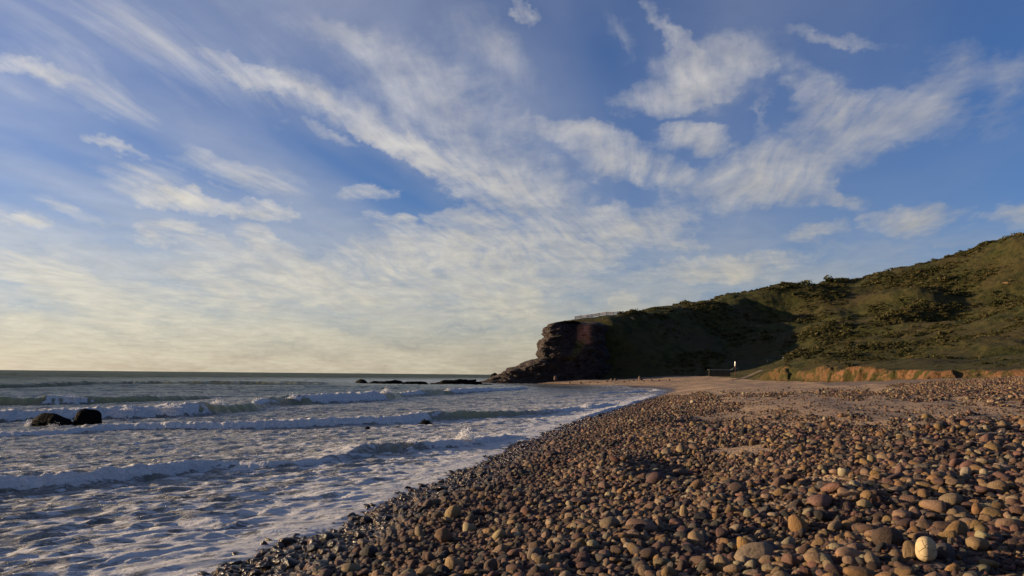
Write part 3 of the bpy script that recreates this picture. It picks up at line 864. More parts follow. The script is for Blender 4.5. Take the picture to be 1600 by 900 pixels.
def scatter_shingle():
    out = []
    cell = 0.03
    X0, Y0, NX, NY = -8.0, 3.5, 1400, 1150       # occupancy raster: 42 m x 34 m
    occ = np.zeros((NY, NX), bool)
    # classes: half length range, share of the places taken, nearest / farthest distance used
    classes = [(.150, .205, .030, 0, 70), (.105, .150, .12, 0, 90), (.070, .105, .40, 0, 90), (.048, .070, .80, 0, 62), (.032, .048, .95, 0, 36), (.020, .032, .95, 0, 17)]
    for ci, (r0, r1, share, dn, df) in enumerate(classes):
        sp = (r0 + r1) * (0.92 if ci > 1 else 1.05)
        ny, = (int((df - 3.5) / sp),)
        ys = 3.5 + (np.arange(ny) + 0.5) * sp
        pts = []
        for yy in ys:
            xa, xb = max(-0.62 * (yy + 3), -7), min(0.74 * yy + 2.0, 66)
            if yy > 36:
                xa = max(xa, -2 + 0.08 * yy)
            n = int((xb - xa) / sp)
            pts.append(np.stack([xa + (np.arange(n) + 0.5) * sp, np.full(n, yy)], -1))
        P = np.concatenate(pts)
        P = P + rng.uniform(-0.46, 0.46, P.shape) * sp
        k = np.full(len(P), share)
        if ci < 2:                                # the biggest lie on the upper beach
            k = k * (0.16 + 1.6 * ss(0.12, 0.6, P[:, 0] / np.maximum(P[:, 1], 1)) + 0.15 * (noise2(P[:, 0] * .5, P[:, 1] * .5, 77) > .2))
        if ci < 4:                                # sorted into coarser and finer patches and bands
            k = k * np.exp((1.5, 1.3, .9, .5)[ci] * (noise2(P[:, 0] * .42, P[:, 1] * .22, 78) + .6 * noise2(P[:, 0] * 1.1, P[:, 1] * .7, 79)))
        P = P[rng.uniform(size=len(P)) < k]
        s = _shore_dist(P[:, 0], P[:, 1])
        P, s = P[s > -0.75], s[s > -0.75]
        r = rng.uniform(r0, r1, len(P))
        zg = ground_z(P[:, 0], P[:, 1])
        px, py, dep = project(np.c_[P, zg])
        cov = np.where((px > -200) & (px < 1800), pebble_cover(px, np.minimum(py, 1100)), 1.0)
        thin = np.interp(s, [-.75, 0, .5], [.25, .7, 1])
        pr = (cov ** (1.6 if ci < 3 else 1.0)) * thin
        if ci < 3:
            pr = np.where(py < 660, pr * np.interp(py, [595, 640, 660], [1.6, .7, 1.0]), pr)
        ok = (rng.uniform(size=len(P)) < pr) & (py < 1500)
        P, s, r, zg, px, py = P[ok], s[ok], r[ok], zg[ok], px[ok], py[ok]
        ix, iy = ((P[:, 0] - X0) / cell).astype(int), ((P[:, 1] - Y0) / cell).astype(int)
        inr = (ix >= 0) & (ix < NX) & (iy >= 0) & (iy < NY)
        hit = np.zeros(len(P), bool)
        hit[inr] = occ[iy[inr], ix[inr]]
        top = hit & (rng.uniform(size=len(P)) < (0.0, .22, .16, .10, .05, .03)[ci])
        ok = ~hit | top
        P, s, r, zg, top = P[ok], s[ok], r[ok], zg[ok], top[ok]
        ix, iy, inr = ix[ok], iy[ok], inr[ok]
        rad = int(r0 * 0.80 / cell)
        for a in range(-rad, rad + 1):
            for c in range(-rad, rad + 1):
                if a * a + c * c <= rad * rad:
                    jx, jy = np.clip(ix[inr] + a, 0, NX - 1), np.clip(iy[inr] + c, 0, NY - 1)
                    occ[jy, jx] = True
        out.append(np.c_[P, zg + np.where(top, r * 0.95, r * (.42, .40, .34, .22, .05, -.1)[ci]) + r * rng.uniform(-.10, .22, len(P)), r, s, np.full(len(P), ci)])
    A = np.concatenate(out)
    n = len(A)
    zone = noise2(A[:, 0] * .35, A[:, 1] * .25, 88)
    pal = np.array([rng.choice(len(PALETTE), p=PSHARE) for _ in range(1)])
    u = rng.uniform(size=n)
    pal = np.searchsorted(np.cumsum(PSHARE), u).clip(0, len(PALETTE) - 1)
    # the sea side of the bank is browner and darker; the upper beach has more tan and ochre stones
    low = (A[:, 4] < 4) & np.isin(pal, (7, 4)) & (rng.uniform(size=n) < .6)
    pal = np.where(low, 0, pal)
    big = (A[:, 5] < 3) & (A[:, 4] > 3) & np.isin(pal, (0, 1, 3, 8)) & (rng.uniform(size=n) < .62)
    pal = np.where(big, rng.choice([4, 4, 5, 5, 7, 6, 0], n), pal)
    col = PCOL[pal] * rng.uniform(0.72, 1.3, (n, 1)) * rng.uniform(0.93, 1.07, (n, 3))
    wet = ss(2.3, 0.5, A[:, 4] + 0.5 * noise2(A[:, 0] * 1.2, A[:, 1] * .8, 89))
    yaw = rng.uniform(0, 2 * np.pi, n)
    tilt = np.clip(rng.normal(0, 1, (n, 2)) * np.where(A[:, 5] < 2, .16, .30)[:, None], -.9, .9)
    up = rng.uniform(size=n) < .13
    tilt[up] = rng.uniform(-1.3, 1.3, (up.sum(), 2))
    rot = np.c_[tilt, yaw]
    var = rng.integers(0, len(STONES), n)
    return dict(co=A[:, :3], r=A[:, 3], s=A[:, 4], pal=pal, col=col, wet=wet, rot=rot, var=var)

def geo_instancer(name, co, rot, scale, var, meshes, attrs, kind='stuff'):
    """one object whose points each carry one of the given meshes"""
    hold = bpy.data.collections.new(name + '_kinds')
    kinds = []
    for i, me in enumerate(meshes):
        q = bpy.data.objects.new('%s_kind_%02d' % (name, i), me)
        hold.objects.link(q)
        kinds.append(q)
    me = bpy.data.meshes.new(name)
    me.vertices.add(len(co)); me.vertices.foreach_set('co', np.ascontiguousarray(co, np.float32).ravel())
    def add(nm, typ, key, arr):
        me.attributes.new(nm, typ, 'POINT').data.foreach_set(key, np.ascontiguousarray(arr).ravel())
    add('rot', 'FLOAT_VECTOR', 'vector', rot.astype(np.float32))
    add('scl', 'FLOAT_VECTOR', 'vector', np.asarray(scale, np.float32))
    add('var', 'INT', 'value', var.astype(np.int32))
    for k, a in attrs.items():
        add(k, 'FLOAT' if a.ndim == 1 else 'FLOAT_VECTOR', 'value' if a.ndim == 1 else 'vector', a.astype(np.float32))
    o = link(bpy.data.objects.new(name, me))
    ng = bpy.data.node_groups.new(name, 'GeometryNodeTree')
    ng.interface.new_socket('Geometry', in_out='INPUT', socket_type='NodeSocketGeometry')
    ng.interface.new_socket('Geometry', in_out='OUTPUT', socket_type='NodeSocketGeometry')
    nn, ll = ng.nodes, ng.links
    gi, go = nn.new('NodeGroupInput'), nn.new('NodeGroupOutput')
    ci = nn.new('GeometryNodeCollectionInfo')
    ci.inputs['Collection'].default_value = hold
    ci.inputs['Separate Children'].default_value = True
    ci.inputs['Reset Children'].default_value = True
    ip = nn.new('GeometryNodeInstanceOnPoints')
    ip.inputs['Pick Instance'].default_value = True
    def named(nm, typ):
        q = nn.new('GeometryNodeInputNamedAttribute'); q.data_type = typ
        q.inputs['Name'].default_value = nm
        return q.outputs['Attribute']
    ll.new(gi.outputs[0], ip.inputs['Points'])
    ll.new(ci.outputs[0], ip.inputs['Instance'])
    ll.new(named('var', 'INT'), ip.inputs['Instance Index'])
    er = nn.new('FunctionNodeEulerToRotation')
    ll.new(named('rot', 'FLOAT_VECTOR'), er.inputs[0])
    ll.new(er.outputs[0], ip.inputs['Rotation'])
    ll.new(named('scl', 'FLOAT_VECTOR'), ip.inputs['Scale'])
    ll.new(ip.outputs[0], go.inputs[0])
    md = o.modifiers.new('scatter', 'NODES'); md.node_group = ng
    tag(o, kind=kind)
    return o

S = scatter_shingle()
def hit(pxc, pyc, zfun=ground_z, d0=4.0, d1=420.0):
    """first point of the land seen at a point of the photograph"""
    r = ray(pxc, pyc)
    d = np.geomspace(d0, d1, 900)
    g = zfun(r[0] * d, d) - (CAMZ + r[2] * d)
    k = np.argmax(g > 0) if (g > 0).any() else int(np.argmax(g))
    return np.array([r[0] * d[k], d[k], CAMZ + r[2] * d[k]])

# stones that catch the eye: column, row of the foot, width and height in the photograph, colour, wetness, what it looks like
FEATURES = [
 (1250,834,29,29,(.40,.22,.08),0,'large orange-brown upright cobble, left of the dark mound-shaped one'),
 (1392,856,46,31,(.10,.06,.038),0,'broad dark brown mound-shaped cobble left of the pale egg-shaped stone'),
 (1427,877,24,30,(.34,.22,.11),0,'tan slab leaning against the pale egg-shaped stone'),
 (1481,877,34,26,(.13,.11,.095),0,'dark grey cobble in the shadow right of the pale egg-shaped stone'),
 (1532,861,30,20,(.38,.25,.12),0,'smooth tan cobble at the right end of the shingle, beyond the egg-shaped stone'),
 (1492,790,36,19,(.36,.26,.15),0,'long low tan cobble on the upper shingle'),
 (1321,743,17,12,(.58,.48,.30),0,'small bright cream cobble on the edge of a sand patch'),
 (1287,739,15,13,(.46,.33,.16),0,'golden tan cobble beside a sand patch'),
 (1365,724,17,13,(.48,.34,.15),0,'yellow-ochre cobble up the beach from the cream one'),
 (1511,747,19,17,(.56,.46,.32),0,'chalky cream lumpy cobble on the upper shingle'),
 (1540,746,12,14,(.58,.47,.30),0,'narrow upright cream cobble right of the chalky one'),
 (1352,795,24,15,(.50,.36,.18),0,'bright tan wedge-shaped cobble at the end of the brown stick'),
 (1168,866,28,25,(.45,.26,.08),0,'bright orange-ochre blocky cobble in the middle of the shingle'),
 (1196,874,26,17,(.46,.30,.12),0,'ochre cobble against the right of the orange-ochre one'),
 (1131,893,25,25,(.38,.26,.14),0,'tall tan rounded cobble at the bottom edge of the picture'),
 (1069,808,12,19,(.48,.33,.17),0,'slim upright tan stone in the middle shingle'),
 (1100,815,28,12,(.022,.022,.026),0,'blue-black cobble beside the slim upright stone'),
 (836,876,25,19,(.24,.17,.12),0,'grey-brown domed cobble low on the slope'),
 (1036,888,26,14,(.22,.16,.075),0,'flat olive-brown angular slab among rounder stones'),
 (707,812,25,22,(.46,.31,.13),0,'large ochre pointed cobble on the slope above the swash'),
 (733,835,20,18,(.50,.39,.22),0,'cream-tan domed cobble below the ochre pointed one'),
 (693,851,27,25,(.26,.14,.07),0,'big chestnut-brown cobble on the sea-facing slope'),
 (657,841,18,18,(.36,.26,.15),0,'tan cobble left of the big chestnut-brown one'),
 (780,845,23,17,(.50,.38,.19),0,'pale ochre domed cobble on the middle of the slope'),
 (577,873,25,19,(.045,.038,.036),0,'charcoal cobble low on the slope touching a rust-brown one'),
 (558,871,20,16,(.20,.085,.05),0,'rust-brown cobble left of the charcoal one'),
 (710,894,30,21,(.42,.27,.12),0,'ochre-brown broad cobble at the bottom edge of the picture'),
 (548,897,30,15,(.34,.25,.13),0,'long tan flat cobble at the bottom edge near the sea'),
 (451,890,29,18,(.028,.025,.025),1,'large wet black cobble at the bottom edge of the swash'),
 (510,847,27,15,(.035,.032,.032),1,'wet black cobble shining at the foam edge'),
 (487,864,20,14,(.03,.026,.026),1,'wet black cobble below the shining one at the foam edge'),
 (767,897,20,22,(.20,.13,.09),0,'brown upright cobble at the bottom edge of the slope'),
]
FPOS = [hit(f_[0], f_[1]) for f_ in FEATURES]
# the pale egg-shaped stone standing on the shingle keeps a clear place
egg_at = at_dist(1452, 862, 7.25)
egg_at[2] = ground_z(egg_at[:1], egg_at[1:2])[0]
near = np.hypot(S['co'][:, 0] - egg_at[0], S['co'][:, 1] - egg_at[1] + 0.10) < 0.17
near |= (np.hypot(S['co'][:, 0] - egg_at[0], S['co'][:, 1] - egg_at[1] + 0.30) < 0.30) & (S['r'] > 0.075)
near |= (np.abs(S['co'][:, 0] - egg_at[0] + 0.35) < 0.40) & (np.abs(S['co'][:, 1] - egg_at[1]) < 0.35) & (S['r'] > 0.11)
for f_, g_ in zip(FEATURES, FPOS):
    rr_ = f_[2] * g_[1] / FPX / 2
    dq = np.hypot(S['co'][:, 0] - g_[0], S['co'][:, 1] - g_[1] - 0.25 * rr_)
    near |= (dq < 1.0 * rr_) | ((dq < rr_ + 0.7 * S['r']) & (S['r'] > .05))
px, py, dep = project(S['co'])
size = S['r'] / np.maximum(dep, 1) * FPX
inframe = (px > 4) & (px < 1596) & (py > 590) & (py < 894) & (dep > 1)
order = np.argsort(-np.where(inframe & ~near, size, -1))
single = order[:262]
mask = np.ones(len(px), bool); mask[single] = False; mask &= ~near
print('stones', len(px), 'singles from', size[single[-1]] * 2, 'px')
sh = geo_instancer('shingle', S['co'][mask], S['rot'][mask], np.repeat(S['r'][mask][:, None], 3, 1), S['var'][mask], STONES,
                   {'stone_col': S['col'][mask], 'stone_wet': S['wet'][mask]})
tag(sh, 'countless small rounded stones covering the beach', 'shingle')
SIZEW = lambda r: 'large' if r > .135 else 'fist-sized' if r < .085 else 'medium'
def place_word(i):
    if S['s'][i] < 1.3: return "at the sea's wet edge"
    if S['s'][i] < 5.0: return 'on the shingle slope just above the sea'
    if px[i] > 1200 and py[i] > 800: return 'in the shingle around the pale egg-shaped stone'
    if py[i] > 800: return 'in the middle of the shingle bank'
    if px[i] > 1150: return 'on the upper shingle towards the sandy strip'
    return 'on the shingle bank behind the water line'
for i in single:
    o = link(bpy.data.objects.new('cobble', STONES[S['var'][i]]))
    o.location = S['co'][i]; o.rotation_euler = S['rot'][i]; o.scale = (S['r'][i],) * 3
    o['stone_col'] = [float(v) for v in S['col'][i]]
    o['stone_wet'] = float(S['wet'][i])
    tag(o, '%s %s%s cobble %s' % (SIZEW(S['r'][i]), 'wet ' if S['wet'][i] > .5 else '', PALETTE[S['pal'][i]][0], place_word(i)), 'stone', 'largest cobbles of the shingle bank')
for i, (f_, g_) in enumerate(zip(FEATURES, FPOS)):
    k = g_[1] / FPX
    me = STONES[(i * 5 + 2) % len(STONES)]
    zc = np.array([v.co.z for v in me.vertices]); yc = np.array([v.co.y for v in me.vertices])
    rr_, hh_ = f_[2] * k / 2, f_[3] * k / 2 * 1.12
    o = link(bpy.data.objects.new('cobble', me))
    o.location = (g_[0], g_[1] + 0.45 * rr_, g_[2] + hh_ * 0.70)
    o.rotation_euler = (0, 0, (i * 0.7) % 0.8 - 0.4)
    o.scale = (rr_ * 1.05, rr_ * 0.95 / np.abs(yc).max(), hh_ / np.abs(zc).max())
    o['stone_col'] = [float(v) * 1.25 for v in f_[4]]
    o['stone_wet'] = float(f_[5])
    tag(o, f_[6], 'stone', 'largest cobbles of the shingle bank')
    o['feature'] = 1
# each of the larger cobbles is told apart by colour, size, shape and, last, its order along the beach
ORDS = ('first second third fourth fifth sixth seventh eighth ninth tenth eleventh twelfth thirteenth fourteenth fifteenth sixteenth '
        'seventeenth eighteenth nineteenth twentieth twenty-first twenty-second twenty-third twenty-fourth twenty-fifth twenty-sixth '
        'twenty-seventh twenty-eighth twenty-ninth thirtieth thirty-first thirty-second thirty-third thirty-fourth thirty-fifth thirty-sixth').split()
def tell_apart(obs, noun):
    """things that share a description are told apart by their order from the sea side"""
    by = {}
    for o in obs:
        by.setdefault(o['label'], []).append(o)
    for lab, lst in by.items():
        if len(lst) < 2:
            continue
        X, _, _ = project(np.array([list(o.location) for o in lst]))
        a, b_ = lab.split(' %s ' % noun)
        for k, j in enumerate(np.argsort(X)):
            if k < len(ORDS):
                lst[j]['label'] = '%s %s, %s, %s' % (a, noun, 'leftmost' if k == 0 else ORDS[k] + ' from left', b_)
def label_cobbles():
    obs = [o for o in COL.objects if o.name.split('.')[0] == 'cobble' and 'feature' not in o]
    for o in obs:
        c = np.array([v.co for v in o.data.vertices]); ex = c.max(0) - c.min(0)
        shape = 'flat' if ex[2] < 0.62 * ex[1] else 'long' if ex[1] < 0.76 * ex[0] else 'rounded'
        w = o['label'].split(' ')
        o['label'] = ' '.join([w[0], shape] + w[1:])
    tell_apart(obs, 'cobble')
label_cobbles()

def hill_z(x, y):
    x = np.atleast_1d(np.asarray(x, float)); y = np.atleast_1d(np.asarray(y, float))
    return np.maximum(hill_parts(x, y)[0], ground_z(x, y))

def bm_obj(name, bm, mat, parent=None, smooth=False, loc=None):
    me = bpy.data.meshes.new(name)
    bm.to_mesh(me); bm.free()
    if smooth:
        me.polygons.foreach_set('use_smooth', np.ones(len(me.polygons), bool))
    me.materials.append(mat)
    o = link(bpy.data.objects.new(name, me), parent)
    if loc is not None:
        o.location = loc
    return o

def bm_box(sx, sy, sz, base=True, bevel=0.0):
    bm = bmesh.new()
    bmesh.ops.create_cube(bm, size=1.0)
    for v in bm.verts:
        v.co = (v.co.x * sx, v.co.y * sy, (v.co.z + (0.5 if base else 0)) * sz)
    if bevel:
        bmesh.ops.bevel(bm, geom=bm.edges[:], offset=bevel, segments=2, affect='EDGES', profile=0.7)
    return bm

def bm_tube(P, Rr, n=10):
    bm = bmesh.new()
    P = [Vector(p) for p in P]
    rings = []
    for i, p in enumerate(P):
        t = (P[min(i + 1, len(P) - 1)] - P[max(i - 1, 0)]).normalized()
        a = t.cross(Vector((0, 0, 1)))
        a = a.normalized() if a.length > 1e-3 else Vector((1, 0, 0))
        c = t.cross(a).normalized()
        rings.append([bm.verts.new(p + (a * math.cos(2 * math.pi * k / n) + c * math.sin(2 * math.pi * k / n)) * Rr[i]) for k in range(n)])
    for r0, r1 in zip(rings[:-1], rings[1:]):
        for k in range(n):
            bm.faces.new((r0[k], r0[(k + 1) % n], r1[(k + 1) % n], r1[k]))
    bm.faces.new(rings[0][::-1]); bm.faces.new(rings[-1])
    return bm

def plain(name, c0, c1, scale=6.0, rough=0.8, spec=0.3, bmp=0.4, dist=0.02, stretch=(1, 1, 1)):
    m, N, b = material(name)
    co = N.mapping(obj_coord(N), scale=stretch)
    n = N.noise(co, scale, 5, 0.65)
    n2 = N.noise(co, scale * 5, 3, 0.6)
    N.put(b.inputs['Base Color'], N.mix(N.rng(N.m('MULTIPLY_ADD', n2, 0.3, N.m('MULTIPLY', n, 0.8)), 0.3, 0.75), c0, c1))
    b.inputs['Roughness'].default_value = rough
    b.inputs['Specular IOR Level'].default_value = spec
    bump(N, b, N.m('ADD', n, N.m('MULTIPLY', n2, 0.4)), bmp, dist)
    return m

# ------------------------------------------------------------------ the pale stone
m_egg, N, b = material('pale_cracked_stone')
co = obj_coord(N)
n1 = N.noise(co, 14, 5, 0.6); n2 = N.noise(co, 60, 4, 0.7)
crk = N.voro(N.v('ADD', N.mapping(co, scale=(1, 1, 1.6)), N.v('SCALE', N.noise(co, 12, 3, 0.5, col=True), scale=0.05)), 8.5, 'DISTANCE_TO_EDGE')
ck = N.m('MULTIPLY', N.rng(crk, 0.055, 0.0), N.rng(N.noise(co, 7, 2), 0.36, 0.48))
bc = N.mix(n1, (0.26, 0.195, 0.105), (0.46, 0.36, 0.21))
bc = N.mix(N.rng(n2, 0.6, 0.75, 0, .5), bc, (0.30, 0.22, 0.12))
bc = N.mix(N.m('MULTIPLY', ck, 0.9), bc, (0.16, 0.11, 0.06))
N.put(b.inputs['Base Color'], bc)
b.inputs['Roughness'].default_value = 0.85
bump(N, b, N.m('SUBTRACT', N.m('ADD', N.m('MULTIPLY', n1, 0.5), N.m('MULTIPLY', n2, 0.2)), ck), 0.7, 0.012)
def egg():
    bm = bmesh.new()
    bmesh.ops.create_icosphere(bm, subdivisions=4, radius=1.0)
    P = np.array([v.co for v in bm.verts])
    nn = fbm3(P[:, 0] * 1.5 + 4, P[:, 1] * 1.5, P[:, 2] * 1.5, 3, 404)
    P = P * (1 + 0.05 * nn)[:, None]
    P = P / (np.abs(P) ** 2.6).sum(1)[:, None] ** (1 / 2.6)
    wid = 0.082 * (1 - 0.08 * P[:, 2])
    P = np.stack([P[:, 0] * wid, P[:, 1] * wid * 0.95, P[:, 2] * 0.108], -1)
    P[:, 2] += 0.105
    for v, p in zip(bm.verts, P):
        v.co = p
    g = hit(1452, 881)
    o = bm_obj('pale_stone', bm, m_egg, None, True, g + np.array([0, 0.05, 0.015]))
    o.rotation_euler = (R(4), R(-3), R(20))
    tag(o, 'pale cream egg-shaped stone with dark cracks, standing upright on the shingle', 'stone')
egg()

# ------------------------------------------------------------------ rocks
m_wet = plain('wet_black_rock', (0.0025, 0.0025, 0.003), (0.008, 0.007, 0.006), 1.6, 0.7, 0.03, 0.9, 0.15)
m_boul = plain('fallen_boulder', (0.03, 0.022, 0.019), (0.12, 0.075, 0.055), 1.2, 0.85, 0.3, 0.8, 0.15)
def rock(name, loc, sx, sy, sz, seed, mat, lab, cat='rock', group=None, sub=4, cut=7, lump=.22, sink=.35, rz=0.0, peaks=None, box=2.0, fx=1.6):
    """a broken boulder: sx, sy half extents, sz height above the ground"""
    bm = bmesh.new()
    bmesh.ops.create_icosphere(bm, subdivisions=sub, radius=1.0)
    r = np.random.default_rng(seed)
    P = np.array([v.co for v in bm.verts])
    for k in range(cut):
        n = r.normal(size=3); n /= np.linalg.norm(n); n[2] = abs(n[2]) * 0.8
        e = P @ n - r.uniform(0.5, 0.85)
        P = P - np.where(e > 0, e * 0.85, 0)[:, None] * n
    if box > 2:
        P = P / ((np.abs(P) ** box).sum(1) ** (1 / box) / np.linalg.norm(P, axis=1))[:, None]
    nn = fbm3(P[:, 0] * fx + seed, P[:, 1] * 1.6, P[:, 2] * 1.6, 4, seed, 0.55)
    P = P * (1 + lump * nn)[:, None]
    P = P / np.abs(P).max(0)
    P = P * np.array([sx, sy, 1.0])
    top = P[:, 2]
    if peaks:
        k = np.interp(P[:, 0] / sx, [p[0] for p in peaks], [p[1] for p in peaks])
        top = np.where(top > 0, top * k, top)
    P[:, 2] = np.where(top > 0, top * sz, top * sz * sink)
    for v, p in zip(bm.verts, P):
        v.co = p
    o = bm_obj(name, bm, mat, None, True, loc)
    o.rotation_euler.z = rz
    tag(o, lab, cat, group)
    return o
def sea_rock(x0, x1, ytop, yfoot, seed, lab, depth=.7, peaks=None, mat=m_wet, name='sea_rock', group=None, **kw):
    c = at_z((x0 + x1) / 2, yfoot, 0.0)
    k = c[1] / FPX
    return rock(name, (c[0], c[1] + (x1 - x0) * k * depth / 2, -0.02), (x1 - x0) * k / 2, (x1 - x0) * k * depth / 2, (yfoot - ytop) * k * 1.02, seed, mat, lab, 'rock', group, peaks=peaks, **kw)
sea_rock(30, 112, 645, 668.5, 11, 'long low black rock lying in the surf beside a taller rock', .5, [(-1,.75),(-.45,1),(.1,.92),(.55,.62),(1,.22)], lump=.10, box=3.2, fx=2.4)
sea_rock(106, 148, 639.5, 668.5, 12, 'tall blocky black rock in the surf, right of the low rock', .8, [(-1,.4),(-.8,.7),(-.6,1),(.4,1),(1,.9)], lump=.1, cut=4, box=4.0)
sea_rock(640, 692, 654.5, 664, 13, 'jagged low black rock awash in front of the middle breaker', .4, [(-1,.1),(-.45,.3),(-.2,1),(.1,.95),(.3,.5),(.7,.4),(1,.1)], lump=.3)
sea_rock(569, 579, 666, 671.5, 14, 'small black rock poking out of foam, seaward of the breaker', .8)
sea_rock(612, 628, 665.5, 669, 18, 'flat sliver of dark rock awash beside a small black rock', .5)
sea_rock(552, 574, 592.3, 598.8, 15, 'rounded dark reef rock at the seaward end of the reef', .7, group='reef off the headland')
sea_rock(566, 648, 591.8, 599.4, 16, 'long low dark reef rock behind the far breakers', .22, [(-1,.3),(-.7,.7),(-.3,.65),(.1,.8),(.22,1),(.4,.85),(.7,.6),(1,.2)], lump=.35, fx=9, group='reef off the headland')
sea_rock(630, 674, 595.2, 599.8, 17, 'low reef rock filling the gap in the reef', .3, group='reef off the headland')
sea_rock(658, 772, 589.5, 600.6, 19, 'broad dark reef rock joining the foot of the headland', .2, [(-1,.3),(-.8,.65),(-.4,.7),(0,.75),(.3,.9),(1,1.05)], lump=.35, fx=12, group='reef off the headland')
for (x0, x1, yt, yf, sd, lab) in [(655,681,763,772,31,'flat black rock in the swash at the edge of the shingle'),(652,664,756,761,32,'small black stone awash behind the flat swash rock'),
        (630,645,759,764,33,'thin black stone barely above the swash, left of the flat rock'),(683,697,751,757,34,'dark rounded stone in the swash at the shingle edge, right of the flat rock')]:
    sea_rock(x0, x1, yt, yf, sd, lab, .7, sub=3, group='dark stones in the swash')
c = at_dist(772.5, 586, 246)
rock('reef_rock', (c[0], c[1], 1.2), 1.3, 1.2, 2.0, 41, m_wet, 'single knob of dark rock on the low end of the headland', 'rock', sub=3)
bl = [(868,593,5.5,1.05),(948,595.5,4,.8),(955,594,5,.9),(962,593.5,6,.8),(975,596,3,.9),(983,595,3,.8),(990,594.5,4,.9),(1000,593.5,8,1.0),(1006,595,4,.7),(1018,594.5,5,.8),(1030,594.5,4,.8),(1045,593.5,4,.8),(921,597,4,.7),(907,598.5,5,.8),(890,598,4,.9),(934,597.5,3,.8)]
bw = {868: 'pinkish boulder low on the headland cliff above the water', 1000: 'largest pinkish boulder at the back of the far sand'}
for i, (bx_, by_, w_, h_) in enumerate(bl):
    c = hit(bx_, by_ + 1.0, hill_z, 150, 300)
    if bx_ == 868:
        c = at_dist(868, 592, 233.0)
    k = c[1] / FPX
    rock('boulder', (c[0], c[1], c[2] - 0.1), w_ * k / 2 * 1.15, w_ * k / 2, w_ * k * h_, 500 + i, m_boul,
         bw.get(bx_, 'small fallen boulder at the dark foot of the headland'), 'boulder', 'boulders below the headland', sub=2)

tell_apart([o for o in COL.objects if o.name.split('.')[0] == 'boulder' and o['label'].startswith('small')], 'boulder')

# ------------------------------------------------------------------ fence on the headland
m_wood = plain('weathered_fence_wood', (0.10, 0.050, 0.035), (0.26, 0.15, 0.11), 3.0, 0.9, 0.2, 0.3, 0.02, (4, 4, 1))
def build_fence():
    cols = [898.3, 907.6, 917, 925, 936.4, 947, 958.5, 969]
    dist = [244.5, 245.5, 246.5, 247.5, 249, 251, 253, 255]
    pts = []
    for c_, d_ in zip(cols, dist):
        u_ = ray(c_, 495)
        dd_ = np.arange(244.0, 275.0, 0.5)
        zz_ = hill_z(u_[0] * dd_, dd_)
        d_ = dd_[int(np.argmax((zz_ - CAMZ) / dd_))] - 0.6
        x_ = u_[0] * d_
        pts.append(np.array([x_, d_, hill_z(x_, d_)[0]]))
    root = link(bpy.data.objects.new('clifftop_fence', None))
    root.location = pts[0]
    tag(root, 'weathered timber picket fence along the clifftop edge of the headland', 'fence')
    me_post = bpy.data.meshes.new('post'); b1 = bm_box(.14, .14, 1.30, True, .02); b1.to_mesh(me_post); b1.free(); me_post.materials.append(m_wood)
    me_pick = bpy.data.meshes.new('picket'); b1 = bm_box(.085, .025, .86, True, .008); b1.to_mesh(me_pick); b1.free(); me_pick.materials.append(m_wood)
    for p in pts:
        o = link(bpy.data.objects.new('post', me_post), root); o.location = p - pts[0] - np.array([0, 0, .15])
    for p, q in zip(pts[:-1], pts[1:]):
        v = q - p; L = np.linalg.norm(v); ang = math.atan2(v[1], v[0]); pit = math.atan2(v[2], math.hypot(v[0], v[1]))
        for h in (.30, 1.0):
            o = bm_obj('rail', bm_box(L, .05, .10, False), m_wood, root)
            o.location = (p + q) / 2 - pts[0] + np.array([0, 0, h]); o.rotation_euler = (0, -pit, ang)
        n = max(4, int(L / .15))
        for i in range(1, n):
            o = link(bpy.data.objects.new('picket', me_pick), root)
            o.location = p + v * i / n - pts[0] + np.array([math.sin(ang) * .04, -math.cos(ang) * .04, .14]); o.rotation_euler.z = ang
build_fence()

